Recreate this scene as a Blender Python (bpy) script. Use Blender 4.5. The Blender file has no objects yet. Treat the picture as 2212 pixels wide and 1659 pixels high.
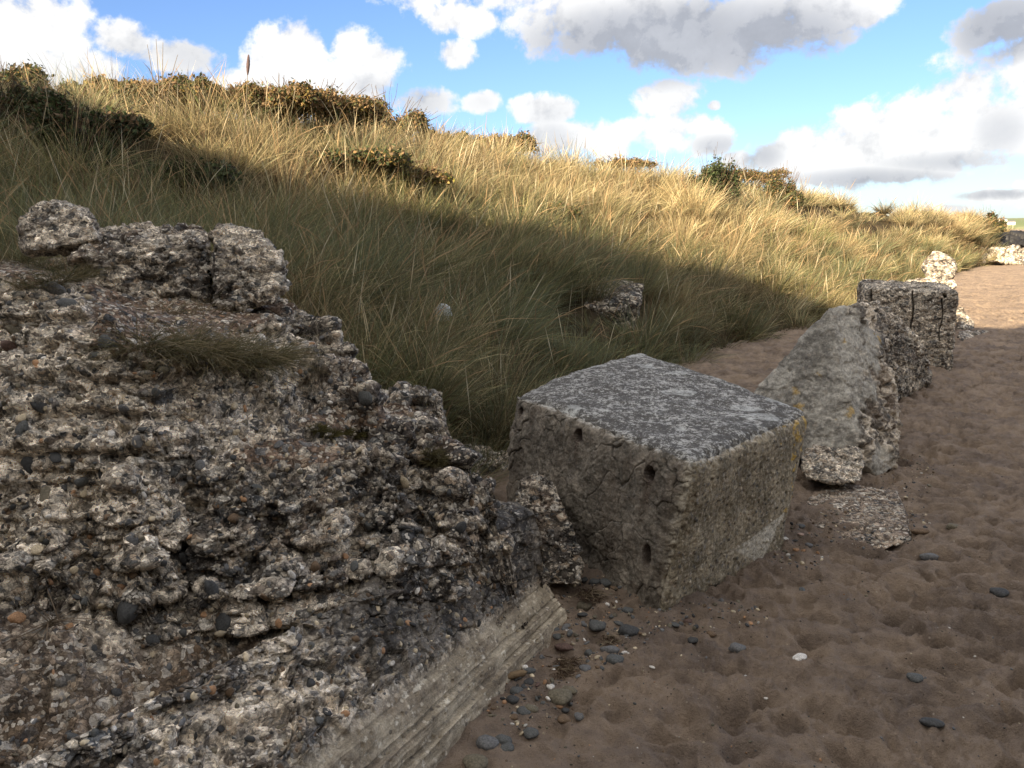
import bpy, math, random
import numpy as np
from math import radians as R
random.seed(7); rng = np.random.default_rng(11)
sc = bpy.context.scene
COL = sc.collection

# ------------------------------------------------------------------ camera
PITCH = R(11.16); CZ = 1.6; F = 788.0
cam = bpy.data.cameras.new('camera'); co = bpy.data.objects.new('camera', cam); COL.objects.link(co)
co.location = (0, 0, CZ); co.rotation_euler = (R(90) - PITCH, 0, 0)
cam.sensor_width = 36; cam.lens = F / 1024 * 36; cam.clip_start = .05; cam.clip_end = 9000
sc.camera = co
K = .46293                                   # my measuring sheet (2212 wide) -> 1024 wide
def ray(dx, dy):
    xc = (dx*K - 512)/F; yc = (384 - dy*K)/F
    return np.array([xc, math.cos(PITCH) + yc*math.sin(PITCH), -math.sin(PITCH) + yc*math.cos(PITCH)])
C0 = np.array([0, 0, CZ])
def onZ(dx, dy, z=0.): d = ray(dx, dy); return C0 + d*(z - CZ)/d[2]
def onY(dx, dy, y): d = ray(dx, dy); return C0 + d*y/d[1]

# ------------------------------------------------------------------ light
SUN_AZ = R(212); SUN_EL = R(22)              # azimuth clockwise from +Y
SUN = np.array([math.sin(SUN_AZ)*math.cos(SUN_EL), math.cos(SUN_AZ)*math.cos(SUN_EL), math.sin(SUN_EL)])
sc.view_settings.view_transform = 'Standard'; sc.view_settings.look = 'None'
sc.view_settings.exposure = 1.60; sc.view_settings.gamma = 1
from mathutils import Vector
sl = bpy.data.lights.new('sun', 'SUN'); so = bpy.data.objects.new('sun', sl); COL.objects.link(so)
sl.energy = 5.0; sl.angle = R(.5); sl.color = (1, .81, .56)
so.rotation_euler = Vector(SUN).to_track_quat('Z', 'Y').to_euler(); so.location = (-8, -9, 14)

# ---------------------------------------------------------------- node kit
class NT:
    def __init__(s, nt): s.nt = nt; s.n = nt.nodes; s.l = nt.links
    def new(s, t, **k):
        n = s.n.new(t)
        for a, b in k.items(): setattr(n, a, b)
        return n
    def put(s, sock, v):
        if hasattr(v, 'is_output') or isinstance(v, bpy.types.NodeSocket): s.l.new(v, sock)
        elif isinstance(v, (tuple, list)) and sock.type == 'RGBA' and len(v) == 3: sock.default_value = (*v, 1)
        else: sock.default_value = v
    def m(s, op, a, b=0., c=None, clamp=False):
        n = s.new('ShaderNodeMath', operation=op, use_clamp=clamp)
        s.put(n.inputs[0], a); s.put(n.inputs[1], b)
        if c is not None: s.put(n.inputs[2], c)
        return n.outputs[0]
    def vm(s, op, a, b=(0, 0, 0), out=0):
        n = s.new('ShaderNodeVectorMath', operation=op)
        s.put(n.inputs[0], a)
        if op == 'SCALE': s.put(n.inputs[3], b)
        else: s.put(n.inputs[1], b)
        return n.outputs[out]
    def sm(s, x, a, b):                       # smoothstep a..b -> 0..1
        n = s.new('ShaderNodeMapRange', interpolation_type='SMOOTHSTEP')
        s.put(n.inputs[0], x); n.inputs[1].default_value = a; n.inputs[2].default_value = b
        return n.outputs[0]
    def lin(s, x, a, b, c, d):
        n = s.new('ShaderNodeMapRange'); s.put(n.inputs[0], x)
        for i, v in enumerate((a, b, c, d)): n.inputs[i+1].default_value = v
        return n.outputs[0]
    def mix(s, f, a, b, mode='MIX'):
        n = s.new('ShaderNodeMix', data_type='RGBA', blend_type=mode)
        s.put(n.inputs[0], f); s.put(n.inputs[6], a); s.put(n.inputs[7], b)
        return n.outputs[2]
    def noise(s, vec, scale, detail=4, rough=.55, dist=0., dim='3D'):
        n = s.new('ShaderNodeTexNoise', noise_dimensions=dim)
        s.put(n.inputs['Vector'], vec); n.inputs['Scale'].default_value = scale
        n.inputs['Detail'].default_value = detail; n.inputs['Roughness'].default_value = rough
        n.inputs['Distortion'].default_value = dist
        return n.outputs['Fac']
    def vor(s, vec, scale, feat='F1', out='Distance', rnd=1.):
        n = s.new('ShaderNodeTexVoronoi', feature=feat)
        s.put(n.inputs['Vector'], vec); n.inputs['Scale'].default_value = scale
        n.inputs['Randomness'].default_value = rnd
        return n.outputs[out]
    def hue(s, col, amt): return col

def material(name, rough=.9, spec=.25):
    m = bpy.data.materials.new(name); m.use_nodes = True
    t = NT(m.node_tree); b = m.node_tree.nodes['Principled BSDF']
    b.inputs['Roughness'].default_value = rough; b.inputs['Specular IOR Level'].default_value = spec
    tc = t.new('ShaderNodeTexCoord').outputs['Object']
    return m, t, b, tc
def bump(t, b, h, strength, dist=.01):
    n = t.new('ShaderNodeBump'); n.inputs['Strength'].default_value = strength; n.inputs['Distance'].default_value = dist
    t.put(n.inputs['Height'], h); t.l.new(n.outputs[0], b.inputs['Normal'])
def attr(t, name='col'):
    return t.new('ShaderNodeAttribute', attribute_name=name)

# ------------------------------------------------------------------- world
w = bpy.data.worlds.new('World'); sc.world = w; w.use_nodes = True
t = NT(w.node_tree); bg = w.node_tree.nodes['Background']
sky = t.new('ShaderNodeTexSky', sky_type='NISHITA'); sky.sun_disc = False
sky.sun_elevation = SUN_EL; sky.sun_rotation = SUN_AZ; sky.altitude = 0; sky.air_density = 1.0; sky.dust_density = .6; sky.ozone_density = 1.6
SKYS = .070
D = t.new('ShaderNodeTexCoord').outputs['Generated']
sx = t.new('ShaderNodeSeparateXYZ'); t.l.new(D, sx.inputs[0])
az = t.m('ARCTAN2', sx.outputs[0], sx.outputs[1]); el = t.m('ARCSINE', sx.outputs[2])
cx = t.new('ShaderNodeCombineXYZ'); t.l.new(az, cx.inputs[0]); t.l.new(el, cx.inputs[1])
P0 = cx.outputs[0]
def azel(dx, dy):
    d = ray(dx, dy); d /= np.linalg.norm(d); return math.atan2(d[0], d[1]), math.asin(d[2])
PX = K / F                                   # radians per sheet pixel, roughly
# (x, y, rx, ry) of every cloud lobe, on the measuring sheet
LOBES = [(60, 60, 105, 75), (85, 150, 105, 85), (200, 165, 75, 45), (280, 85, 62, 36), (370, 120, 85, 34), (-120, 90, 120, 110),
 (600, 150, 62, 78), (655, 112, 60, 62), (760, 140, 60, 78), (815, 150, 70, 66), (690, 195, 180, 40), (910, 215, 78, 34), (985, 120, 42, 34), (425, 196, 34, 22),
 (1000, 40, 80, 34), (1250, 40, 160, 85), (1430, 65, 230, 82), (1620, 70, 190, 72), (1790, 20, 130, 40), (1300, -80, 500, 110),
 (1040, 220, 42, 26), (1180, 236, 78, 34), (1190, 290, 52, 40), (1430, 222, 82, 45), (1300, 292, 130, 42), (1440, 285, 120, 52), (1530, 300, 52, 44), (1541, 228, 16, 11),
 (1600, 352, 62, 24), (1690, 330, 70, 40), (1790, 335, 125, 56), (1900, 318, 130, 78), (2010, 285, 125, 88), (2100, 235, 115, 104), (2190, 190, 110, 110), (2300, 150, 130, 120), (1900, 372, 130, 24),
 (2160, 55, 85, 42), (2150, 425, 80, 15), (2060, 450, 60, 10), (2330, 420, 120, 30), (120, 210, 120, 30)]
GREY = [(420, 130, 90, 60, .5), (300, 130, 80, 40, .35), (95, 190, 120, 60, .22), (1450, 95, 380, 100, 1.1), (1640, 95, 260, 100, 1.0), (1250, 100, 120, 45, .4), (900, 225, 100, 50, .55), (800, 195, 110, 40, .35), (1190, 300, 70, 45, .5),
 (1180, 245, 90, 40, .35), (1550, 315, 70, 30, .6), (1650, 335, 50, 40, .7), (1880, 392, 200, 34, .8), (2160, 290, 60, 60, .5), (2060, 350, 170, 26, .6), (2165, 60, 110, 70, 1.1), (2150, 420, 80, 12, .6), (1040, 222, 50, 30, .3), (690, 215, 200, 22, .3)]
def field(P, lobes):
    best = None
    for L in lobes:
        a, e = azel(L[0], L[1])
        q = t.vm('SUBTRACT', P, (a, e, 0)); q = t.vm('DIVIDE', q, (L[2]*PX, L[3]*PX, 1))
        d = t.vm('DOT_PRODUCT', q, q, out=1)
        d = t.m('SUBTRACT', 1., d)
        if len(L) > 4: d = t.m('MULTIPLY', t.m('MAXIMUM', d, 0.), L[4])
        best = d if best is None else t.m('MAXIMUM', best, d)
    return best
HI = 6.1
big = t.noise(P0, 9, 8, .6, .3); det = t.noise(P0, 26, 8, .62)
f1 = field(P0, LOBES)
nz = t.m('ADD', t.m('MULTIPLY', t.m('SUBTRACT', big, .5), 4.2), t.m('MULTIPLY', t.m('SUBTRACT', det, .5), 2.3))
dens = t.m('ADD', f1, nz)
mask = t.sm(dens, -.16, .52)
# light: compare the cloud's density with a step towards the sun (up and to the left)
P1 = t.vm('ADD', P0, (-.010, .028, 0))
big2 = t.noise(P1, 9, 8, .6, .3); det2 = t.noise(P1, 26, 8, .62)
sh = t.m('ADD', t.m('MULTIPLY', t.m('SUBTRACT', big2, big), 4.2), t.m('MULTIPLY', t.m('SUBTRACT', det2, det), 2.6))
gr = t.m('ADD', t.m('MULTIPLY', t.sm(t.m('ADD', field(P0, GREY), t.m('MULTIPLY', t.m('SUBTRACT', det, .5), .7)), -.25, 1.05), .95), t.m('MULTIPLY', t.m('MAXIMUM', sh, -.1), .40), clamp=True)
ccol = t.mix(gr, (5.6, 5.55, 5.45), (2.3, 2.4, 2.65))
ccol = t.vm('SCALE', ccol, t.lin(t.m('ADD', det, big), .7, 1.3, .86, 1.12))
skyc = t.mix(1., sky.outputs[0], (.60, .71, .97), 'MULTIPLY')
fin = t.mix(t.m('MULTIPLY', mask, .97), skyc, ccol)
# unseen sky overhead and behind: broken bright cloud added to fill the shade
cover = t.noise(D, 1.7, 6, .6)
away = t.m('MAXIMUM', t.sm(sx.outputs[2], .50, .68), t.sm(sx.outputs[1], .25, -.15))
hi = t.m('MULTIPLY', t.sm(cover, .34, .50), away)
fin = t.mix(hi, fin, (HI*1.0, HI*.95, HI*.88))
# below the horizon the world is plain haze colour
fin = t.mix(t.sm(sx.outputs[2], -.03, .0), (1.6, 1.6, 1.6), fin)
t.l.new(fin, bg.inputs[0]); bg.inputs[1].default_value = SKYS

# -------------------------------------------------------- numpy noise
_perm = np.random.default_rng(3).permutation(256).astype(np.int32); _perm = np.concatenate([_perm]*3)
_grad = np.random.default_rng(4).normal(size=(256, 3)); _grad /= np.linalg.norm(_grad, axis=1)[:, None]
_jit = np.random.default_rng(5).random((256, 3))
def _h(i, j, k): return _perm[_perm[_perm[i & 255] + (j & 255)] + (k & 255)]
def perlin(p):
    i = np.floor(p).astype(np.int32); f = p - i; u = f*f*f*(f*(f*6 - 15) + 10); r = 0
    for a in (0, 1):
        wa = u[:, 0] if a else 1 - u[:, 0]
        for b in (0, 1):
            wb = u[:, 1] if b else 1 - u[:, 1]
            for c in (0, 1):
                wc = u[:, 2] if c else 1 - u[:, 2]
                g = _grad[_h(i[:, 0] + a, i[:, 1] + b, i[:, 2] + c)]
                r = r + wa*wb*wc*((f[:, 0]-a)*g[:, 0] + (f[:, 1]-b)*g[:, 1] + (f[:, 2]-c)*g[:, 2])
    return r*1.5
def fbm(p, o=4, g=.5, l=2.03, ridge=False):
    r = 0; a = 1; s = 0
    for k in range(o):
        n = perlin(p + k*17.3)
        r = r + a*(1 - 2*np.abs(n) if ridge else n); s += a; a *= g; p = p*l
    return r/s
def worley(p, id2=False):
    i = np.floor(p).astype(np.int32); f = p - i
    F1 = np.full(len(p), 9.); F2 = np.full(len(p), 9.); cid = np.zeros(len(p), np.int32)
    for a in (-1, 0, 1):
        for b in (-1, 0, 1):
            for c in (-1, 0, 1):
                h = _h(i[:, 0] + a, i[:, 1] + b, i[:, 2] + c)
                q = _jit[h] + np.array([a, b, c]) - f
                d = np.sqrt((q*q).sum(1))
                nw = d < F1
                F2 = np.where(nw, F1, np.minimum(F2, d)); cid = np.where(nw, h, cid); F1 = np.where(nw, d, F1)
    return F1, F2, cid
def sstep(x, a, b): q = np.clip((x - a)/(b - a), 0, 1); return q*q*(3 - 2*q)
def P3(x, y): return np.stack([x, y, np.zeros_like(x)], -1)

# -------------------------------------------------------- object helpers
def tag(o, label=None, cat=None, group=None, kind=None):
    if label: o['label'] = label
    if cat: o['category'] = cat
    if group: o['group'] = group
    if kind: o['kind'] = kind
    return o
def link(name, me, mat, parent=None, loc=None, smooth=True):
    o = bpy.data.objects.new(name, me); COL.objects.link(o)
    if mat: me.materials.append(mat)
    if smooth: me.polygons.foreach_set('use_smooth', np.ones(len(me.polygons), bool))
    if parent is not None: o.parent = parent
    if loc is not None: o.location = loc
    return o
def empty(name, loc=(0, 0, 0), **k):
    o = bpy.data.objects.new(name, None); COL.objects.link(o); o.location = loc; o.empty_display_size = .1
    return tag(o, **k)
def rawmesh(name, V, faces_flat, sizes, col=None, extra=None):
    me = bpy.data.meshes.new(name)
    V = np.ascontiguousarray(V, np.float32); faces_flat = np.ascontiguousarray(faces_flat, np.int32); sizes = np.asarray(sizes, np.int32)
    me.vertices.add(len(V)); me.vertices.foreach_set('co', V.ravel())
    me.loops.add(len(faces_flat)); me.loops.foreach_set('vertex_index', faces_flat)
    me.polygons.add(len(sizes)); st = np.zeros(len(sizes), np.int32); st[1:] = np.cumsum(sizes)[:-1]
    me.polygons.foreach_set('loop_start', st); me.polygons.foreach_set('loop_total', sizes)
    me.update(calc_edges=True)
    if col is not None: setcol(me, 'col', col)
    for k, v in (extra or {}).items():
        a = me.attributes.new(k, 'FLOAT', 'POINT'); a.data.foreach_set('value', np.ascontiguousarray(v, np.float32))
    return me
def setcol(me, name, col):
    a = me.color_attributes.new(name, 'FLOAT_COLOR', 'POINT')
    c = np.ones((len(col), 4), np.float32); c[:, :3] = col; a.data.foreach_set('color', c.ravel())
def gridfaces(nu, nv, off=0):
    a = np.arange(nu*nv).reshape(nu, nv) + off
    return np.stack([a[:-1, :-1], a[1:, :-1], a[1:, 1:], a[:-1, 1:]], -1).reshape(-1, 4)
def gridmesh(name, G, col=None, extra=None):
    nu, nv = G.shape[:2]; f = gridfaces(nu, nv)
    return rawmesh(name, G.reshape(-1, 3), f.ravel(), np.full(len(f), 4), col, extra)
def gnormals(G):
    a = np.gradient(G, axis=0); b = np.gradient(G, axis=1); n = np.cross(a, b)
    return n/np.maximum(np.linalg.norm(n, axis=-1, keepdims=True), 1e-9)
def blur(G, k):
    for _ in range(k):
        Q = np.pad(G, ((1, 1), (1, 1), (0, 0)), 'edge')
        G = (Q[:-2, 1:-1] + Q[2:, 1:-1] + Q[1:-1, :-2] + Q[1:-1, 2:] + 4*G)/8
    return G
def cryst(p, seed=0):                         # per-cell pebble colour
    pal = np.array([(.045, .048, .052), (.07, .07, .07), (.10, .10, .10), (.15, .14, .13), (.30, .25, .19), (.42, .35, .26), (.36, .30, .23), (.52, .45, .35), (.25, .19, .13), (.055, .055, .06), (.20, .16, .12), (.18, .17, .16), (.07, .075, .08), (.33, .28, .22), (.12, .10, .085), (.22, .18, .14)])
    return pal[(p*7 + seed) % 16]

# conglomerate relief and colour: P points, N normals -> displaced points, colours
def conglomerate(P, N, sc_=1., amp=1., cream=0., dark=0., bedding=1.):
    q = P/sc_
    warp = np.stack([fbm(q*6 + 3.1, 2), fbm(q*6 + 9.7, 2), fbm(q*6 + 21.3, 2)], -1)*.05
    d = .040*fbm(q*2.2, 3) + .018*fbm(q*5.5 + 5, 4, .55, ridge=True) - .010
    # bedding: flattish ledges
    bed = (q[:, 2] + .18*q[:, 1] + .05*fbm(q*3, 2))*9
    bf = bed % 1; d = d + .030*bedding*(sstep(bf, 0, .14)*(1 - bf)**.7)*(.4 + sstep(fbm(q*1.7 + 12, 2), -.2, .2))
    # chunks and cobbles (flattened, tipping)
    qq = (q + warp)*np.array([11., 11., 19.])
    F1, F2, c1 = worley(qq); r1 = (c1 % 7 > 1)
    dome = np.minimum(np.sqrt(np.clip(.30 - F1**2, 0, 1))*.032, .012)*(c1 % 7 > 3) - (c1 % 11 == 3)*sstep(.55 - F1, 0, .3)*.04
    qq2 = (q + warp*.5)*np.array([27., 27., 44.])
    G1, G2, c2 = worley(qq2 + 31.7); r2 = (c2 % 5 > 1)
    dome2 = np.minimum(np.sqrt(np.clip(.34 - G1**2, 0, 1))*.0165, .0062)*r2 - (c2 % 9 == 3)*sstep(.5 - G1, 0, .3)*.014
    rough = .008*fbm(q*38, 4, .6)
    qa = (q + warp*.8 + .012*fbm(q*20, 2)[:, None])*np.array([8., 8., 15.]); A1, A2, ca = worley(qa + 3.3)
    qb = (q + warp*.6)*np.array([21., 21., 34.]); B1, B2, cb = worley(qb + 13.3)
    d = d + ((ca % 9)/8 - .5)*.046 + ((cb % 11)/10 - .5)*.021 - .016*sstep(.07 - (A2 - A1), 0, .07)*(ca % 2)
    d = (d + dome + dome2 + rough)*amp*sc_
    # matrix colour with real stains
    a = fbm(q*3.1 + 7, 5, .6); b = fbm(q*13 + 2, 4, .6); e = fbm(q*55 + 4, 3, .6)
    tone = sstep(a*2.2 + b*1.3 + e*.8 + cream - dark + ((cb % 5) - 2)*.09, -.34, .26)[:, None]
    col = (1 - tone)*np.array([.10, .086, .072]) + tone*np.array([.62, .54, .435])
    crust = sstep(fbm(q*3.4 + 33, 5, .65)*1.5 + e*.6 + dark - .17, .05, .22)[:, None]*.8
    col = col*(1 - crust) + crust*np.array([.045, .043, .043])
    lich = sstep(fbm(q*30 + 13, 4, .7) + .5*b, .34, .44)[:, None]*.75
    col = col*(1 - lich) + lich*np.array([.50, .49, .46])
    brown = sstep(fbm(q*2.4 + 51, 3), .16, .35)[:, None]*.4
    col = col*(1 - brown) + brown*np.array([.13, .085, .055])
    m2 = (sstep(.45 - G1, 0, .10)*r2*(c2 % 4 == 0))[:, None]
    col = col*(1 - m2) + m2*cryst(c2, 3)
    m1 = (sstep(.48 - F1, 0, .07)*r1*(c1 % 5 < 1)*(c1 % 7 > 3))[:, None]*.92
    col = col*(1 - m1) + m1*cryst(c1)*(1 + .25*e[:, None])
    return P + N*d[:, None], np.clip(col, .012, .8)

def rock_material(name, bs=.6, sca=1., chips=1.):
    m, t, b, tc = material(name, .88, .22)
    c = t.vm('SCALE', attr(t).outputs['Color'], 1.25)
    n1 = t.noise(tc, 170/sca, 5, .7); n2 = t.noise(tc, 46/sca, 6, .72)
    wn = t.new('ShaderNodeTexNoise'); t.l.new(tc, wn.inputs[0]); wn.inputs['Scale'].default_value = 28/sca; wn.inputs['Detail'].default_value = 4
    wv = t.vm('MULTIPLY', t.vm('SUBTRACT', wn.outputs['Color'], (.5, .5, .5)), (.045*sca,)*3)
    q = t.vm('MULTIPLY', t.vm('ADD', tc, wv), (1, 1, 1.5))
    h = t.m('ADD', t.m('MULTIPLY', n2, 1.1), t.m('MULTIPLY', n1, .5)); col = c; h0 = h
    plain = attr(t, 'plain').outputs['Fac']     # cast or worn-smooth parts show few stones
    for scl_, wgt_, thr in ((22/sca, 1., .60), (58/sca, .62, .55)):
        v = t.new('ShaderNodeTexVoronoi'); t.put(v.inputs['Vector'], q); v.inputs['Scale'].default_value = scl_
        e = t.vor(q, scl_, 'DISTANCE_TO_EDGE')
        sv = t.new('ShaderNodeSeparateColor'); t.l.new(v.outputs['Color'], sv.inputs[0])
        k = t.lin(sv.outputs[0], 0, 1, 1 - .46*chips, 1 + .52*chips)
        joint = t.sm(t.m('ADD', e, t.m('MULTIPLY', t.m('SUBTRACT', n1, .5), .08)), .0, .075)
        col = t.vm('SCALE', col, t.m('MULTIPLY', k, t.lin(joint, 0, 1, 1 - .50*chips, 1)))
        rmp = t.new('ShaderNodeValToRGB'); cr = rmp.color_ramp; cr.interpolation = 'CONSTANT'; t.l.new(sv.outputs[1], rmp.inputs[0])
        pal = [(.055, .058, .06), (.15, .15, .145), (.56, .50, .41), (.17, .14, .115), (.50, .44, .35), (.66, .61, .53), (.34, .32, .28), (.42, .33, .24)]
        cr.elements[0].color = (*pal[0], 1); cr.elements[1].position = .125; cr.elements[1].color = (*pal[1], 1)
        for i_ in range(2, 8): el_ = cr.elements.new(i_*.125); el_.color = (*pal[i_], 1)
        on = t.m('MULTIPLY', t.m('GREATER_THAN', sv.outputs[2], thr), t.sm(v.outputs['Distance'], .56, .52))
        col = t.mix(t.m('MULTIPLY', on, .88*chips), col, rmp.outputs[0])
        h = t.m('ADD', h, t.m('MULTIPLY', t.m('ADD', t.m('MULTIPLY', joint, 1.0), t.m('MULTIPLY', sv.outputs[0], .9)), wgt_*.9*chips))
        h = t.m('ADD', h, t.m('MULTIPLY', t.m('MULTIPLY', on, t.m('SUBTRACT', .5, v.outputs['Distance'])), wgt_*1.6*chips))
    col = t.mix(plain, col, c); mh = t.new('ShaderNodeMix'); t.put(mh.inputs[0], plain); t.put(mh.inputs[2], h); t.put(mh.inputs[3], h0); h = mh.outputs[0]
    col = t.vm('SCALE', col, t.lin(t.m('ADD', n1, n2), .75, 1.25, .68, 1.5))
    fl = t.m('MULTIPLY', t.sm(t.noise(tc, 90/sca, 5, .75), .60, .66), t.sm(t.noise(tc, 12/sca, 3), .48, .6))
    col = t.mix(t.m('MULTIPLY', fl, .7), col, (.56, .54, .49))
    t.l.new(col, b.inputs['Base Color'])
    bump(t, b, h, bs*.75, .012*sca)
    return m
M_ROCK = rock_material('conglomerate', .85)
M_FAR = rock_material('weathered_rock', .8, 2.2)

# =================================================================== SAND
def sand_h(x, y):
    p = P3(x, y)
    big = .05*fbm(p*.35, 3) + .035*fbm(p*1.1 + 4, 3)
    wq = p + .10*np.stack([fbm(p*4, 2), fbm(p*4 + 8, 2), 0*x], -1)
    F1, F2, c = worley(wq*np.array([7.2, 9.2, 1]) + np.array([0, 0, .5]))
    dip = -np.exp(-(F1/.40)**2.6)*.105*((c % 5) > 0)*(.45 + .55*(c % 7)/6)
    F1b, _, cb = worley(wq*np.array([12., 16., 1]) + np.array([5, 7, .5]))
    dip2 = -np.exp(-(F1b/.38)**3)*.036*((cb % 3) > 0)
    churn = .048*fbm(p*8 + 2, 5, .68) + .020*fbm(p*24, 4, .6, ridge=True)*sstep(fbm(p*1.3 + 8, 3), -.15, .2)
    damp = .6 + .4*sstep(fbm(p*.9 + 3, 2), -.35, .2)
    near = sstep(x + .25*y, .2, 1.6)          # smoother by the slab
    F1c, _, cc_ = worley(wq*np.array([24., 27., 1]) + np.array([2, 3, .5])); pc = sstep(fbm(p*1.1 + 40, 3), -.12, .15)
    clod = sstep(.5 - F1c, 0, .35)*.013*((cc_ % 3) > 0)*pc
    return big*.6 + clod*(.3 + .7*near) + (dip*1.25 + dip2*1.2)*damp*(.3 + .7*near) + churn*(.45 + .55*near)
def sand_rise(x, y):                          # beach lifts gently to the dune foot and far off
    return .0*x
nr, nc = 1000, 1000
yy = np.concatenate([np.geomspace(.9, 45, nr - 60), np.geomspace(47, 5000, 60)])
uo = np.geomspace(.02, 14, 40); uu = np.concatenate([-.92 - uo[::-1], np.linspace(-.92, .98, nc - 80), .98 + uo])
Yg, Ug = np.meshgrid(yy, uu, indexing='ij'); Xg = Ug*(Yg + .6)
fade = sstep(45 - Yg.ravel(), 0, 30)
Hs = sand_h(Xg.ravel(), Yg.ravel())*fade
def back_rows():
    pass
G = np.stack([Xg, Yg, Hs.reshape(Xg.shape)], -1)
m, t, b, tc = material('sand', .95, .15)
n1 = t.noise(tc, 2.2, 5, .6); n2 = t.noise(tc, 260, 3, .7); n3 = t.noise(tc, 14, 6, .65)
c = t.mix(t.sm(t.m('ADD', n1, t.m('MULTIPLY', n3, .6)), .55, 1.05), (.235, .185, .15), (.45, .345, .255))
c = t.mix(t.sm(n2, .56, .72), c, (.17, .125, .095)); c = t.mix(t.sm(n2, .40, .27), c, (.50, .39, .29))
v = t.vor(tc, 45, 'F1', 'Color'); vd = t.vor(tc, 45); sv = t.new('ShaderNodeSeparateColor'); t.l.new(v, sv.inputs[0])
on = t.m('MULTIPLY', t.m('GREATER_THAN', sv.outputs[0], .93), t.sm(vd, .22, .12))
c = t.mix(t.m('MULTIPLY', on, .8), c, t.mix(t.m('GREATER_THAN', sv.outputs[1], .6), (.06, .05, .045), (.6, .52, .42)))
t.l.new(c, b.inputs['Base Color'])
bump(t, b, t.m('ADD', t.m('MULTIPLY', n2, .5), t.m('ADD', t.m('MULTIPLY', n3, 1.2), t.m('MULTIPLY', t.noise(tc, 60, 5, .75), 1.3))), .95, .022)
M_SAND = m
o = link('beach_sand', gridmesh('beach_sand', G), m); tag(o, kind='structure')
# the beach behind and beside the viewer, one flat sheet
bk = np.stack(np.meshgrid(np.linspace(-60, 60, 60), np.linspace(-40, 1.2, 60), indexing='ij') + [np.zeros((60, 60))], -1)
bk[..., 2] = -.06
o = link('beach_ground', gridmesh('beach_ground', bk), m); tag(o, kind='structure')

# =================================================================== DUNE
# foot (x,y), ridge (x,y,z), profile power, along the dune
ST = [((-4.5, -1.0), (-9.5, 0, 2.6), .6), ((-3.0, 2.6), (-8.2, 5.0, 2.45), .55), ((-1.6, 4.2), (-6.6, 8.4, 2.55), .6), ((-.5, 4.9), (-4.6, 10.6, 2.98), .7),
      ((.6, 7.0), (-1.9, 12.6, 2.66), .8), ((1.9, 9.6), (-.1, 14.4, 2.55), .85), ((3.3, 11.3), (2.2, 16.6, 2.45), .9), ((5.6, 14.0), (5.0, 19.6, 2.35), .9),
      ((8.8, 18.5), (9.0, 24.5, 2.35), .9), ((13.5, 25.5), (14.8, 30.5, 1.95), .9), ((19.5, 33.5), (22.0, 38.0, 1.95), .8), ((25.8, 41.0), (28.0, 44.0, .9), .8)]
_S = np.linspace(0, 1, len(ST)); _foot = np.array([s[0] for s in ST]); _rdg = np.array([s[1] for s in ST]); _pw = np.array([s[2] for s in ST])
def dune(s, tt):                              # s,t in 0..1 (t>1 is behind the ridge) -> xyz
    ip = lambda a: np.interp(s, _S, a)
    fx, fy = ip(_foot[:, 0]), ip(_foot[:, 1]); rx, ry, rz = ip(_rdg[:, 0]), ip(_rdg[:, 1]), ip(_rdg[:, 2]); pw = ip(_pw)
    x = fx + (rx - fx)*tt; y = fy + (ry - fy)*tt
    u = np.clip(tt, 0, 1); prof = np.where(tt <= 0, tt*1.2, u**pw*(1 - .12*np.sin(u*math.pi*2)))
    z = rz*prof - .35*np.clip(tt - 1, 0, 9)**1.3
    p = P3(x, y); am = sstep(tt, 0, .25)
    z = z + am*(.38*fbm(p*.55 + 3, 3) + .24*fbm(p*1.3, 3)) - .02
    return np.stack([x, y, z], -1)
ns, nt_ = 420, 130
Sg, Tg = np.meshgrid(np.linspace(0, 1, ns), np.linspace(-.06, 2.2, nt_), indexing='ij')
DG = dune(Sg.ravel(), Tg.ravel()).reshape(ns, nt_, 3)
m, t, b, tc = material('dune_soil', .95, .1)
n1 = t.noise(tc, 1.6, 5, .6); n2 = t.noise(tc, 40, 4, .7)
c = t.mix(t.sm(n1, .4, .65), (.055, .043, .026), (.10, .075, .045)); c = t.mix(t.sm(n2, .45, .7), c, (.04, .033, .02))
t.l.new(c, b.inputs['Base Color']); bump(t, b, n2, .8, .05)
M_DUNE = m
o = link('dune', gridmesh('dune', DG[:, ::-1]), m); tag(o, kind='structure')

# bank behind the viewer whose crest throws the evening shade over the near beach
# crest points (x, height) found from the lit edge in the photograph
CREST = [(-60, 7), (-30, 10.4), (-20, 11), (-16.3, 11.5), (-15.2, 11.2), (-14.7, 10.95), (-14.3, 10.6), (-14, 10.45), (-13.2, 10.3), (-12.7, 10.2), (-12.2, 10.3), (-11.8, 10.45), (-11.4, 10.7), (-10.8, 11.1), (-10, 11.4), (-8.8, 11.2), (-7.6, 10.85), (-6.5, 10.5), (-5.4, 10.43), (0, 10.3), (12, 10), (30, 9), (60, 5)]
BY = -9.0
cxs, czs = np.array([c[0] for c in CREST], float), np.array([c[1] for c in CREST], float)
bx = np.linspace(-60, 60, 500); bv = np.linspace(-1, 1, 60)
BX, BV = np.meshgrid(bx, bv, indexing='ij')
hz = np.interp(BX, cxs, czs) + .30*fbm(P3(BX.ravel()*1.3, BX.ravel()*0), 4).reshape(BX.shape)
prof = np.clip(1 - np.abs(BV), 0, 1)**.8
BGm = np.stack([BX, BY + BV*7.0, hz*prof - .1 + .25*fbm(P3(BX.ravel()*.6, BV.ravel()*3), 3).reshape(BX.shape)*(1 - prof)], -1)
BGm[:, 29:31, 2] = hz[:, 29:31]
o = link('sand_bank', gridmesh('sand_bank', BGm), M_DUNE); tag(o, kind='structure')

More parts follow.
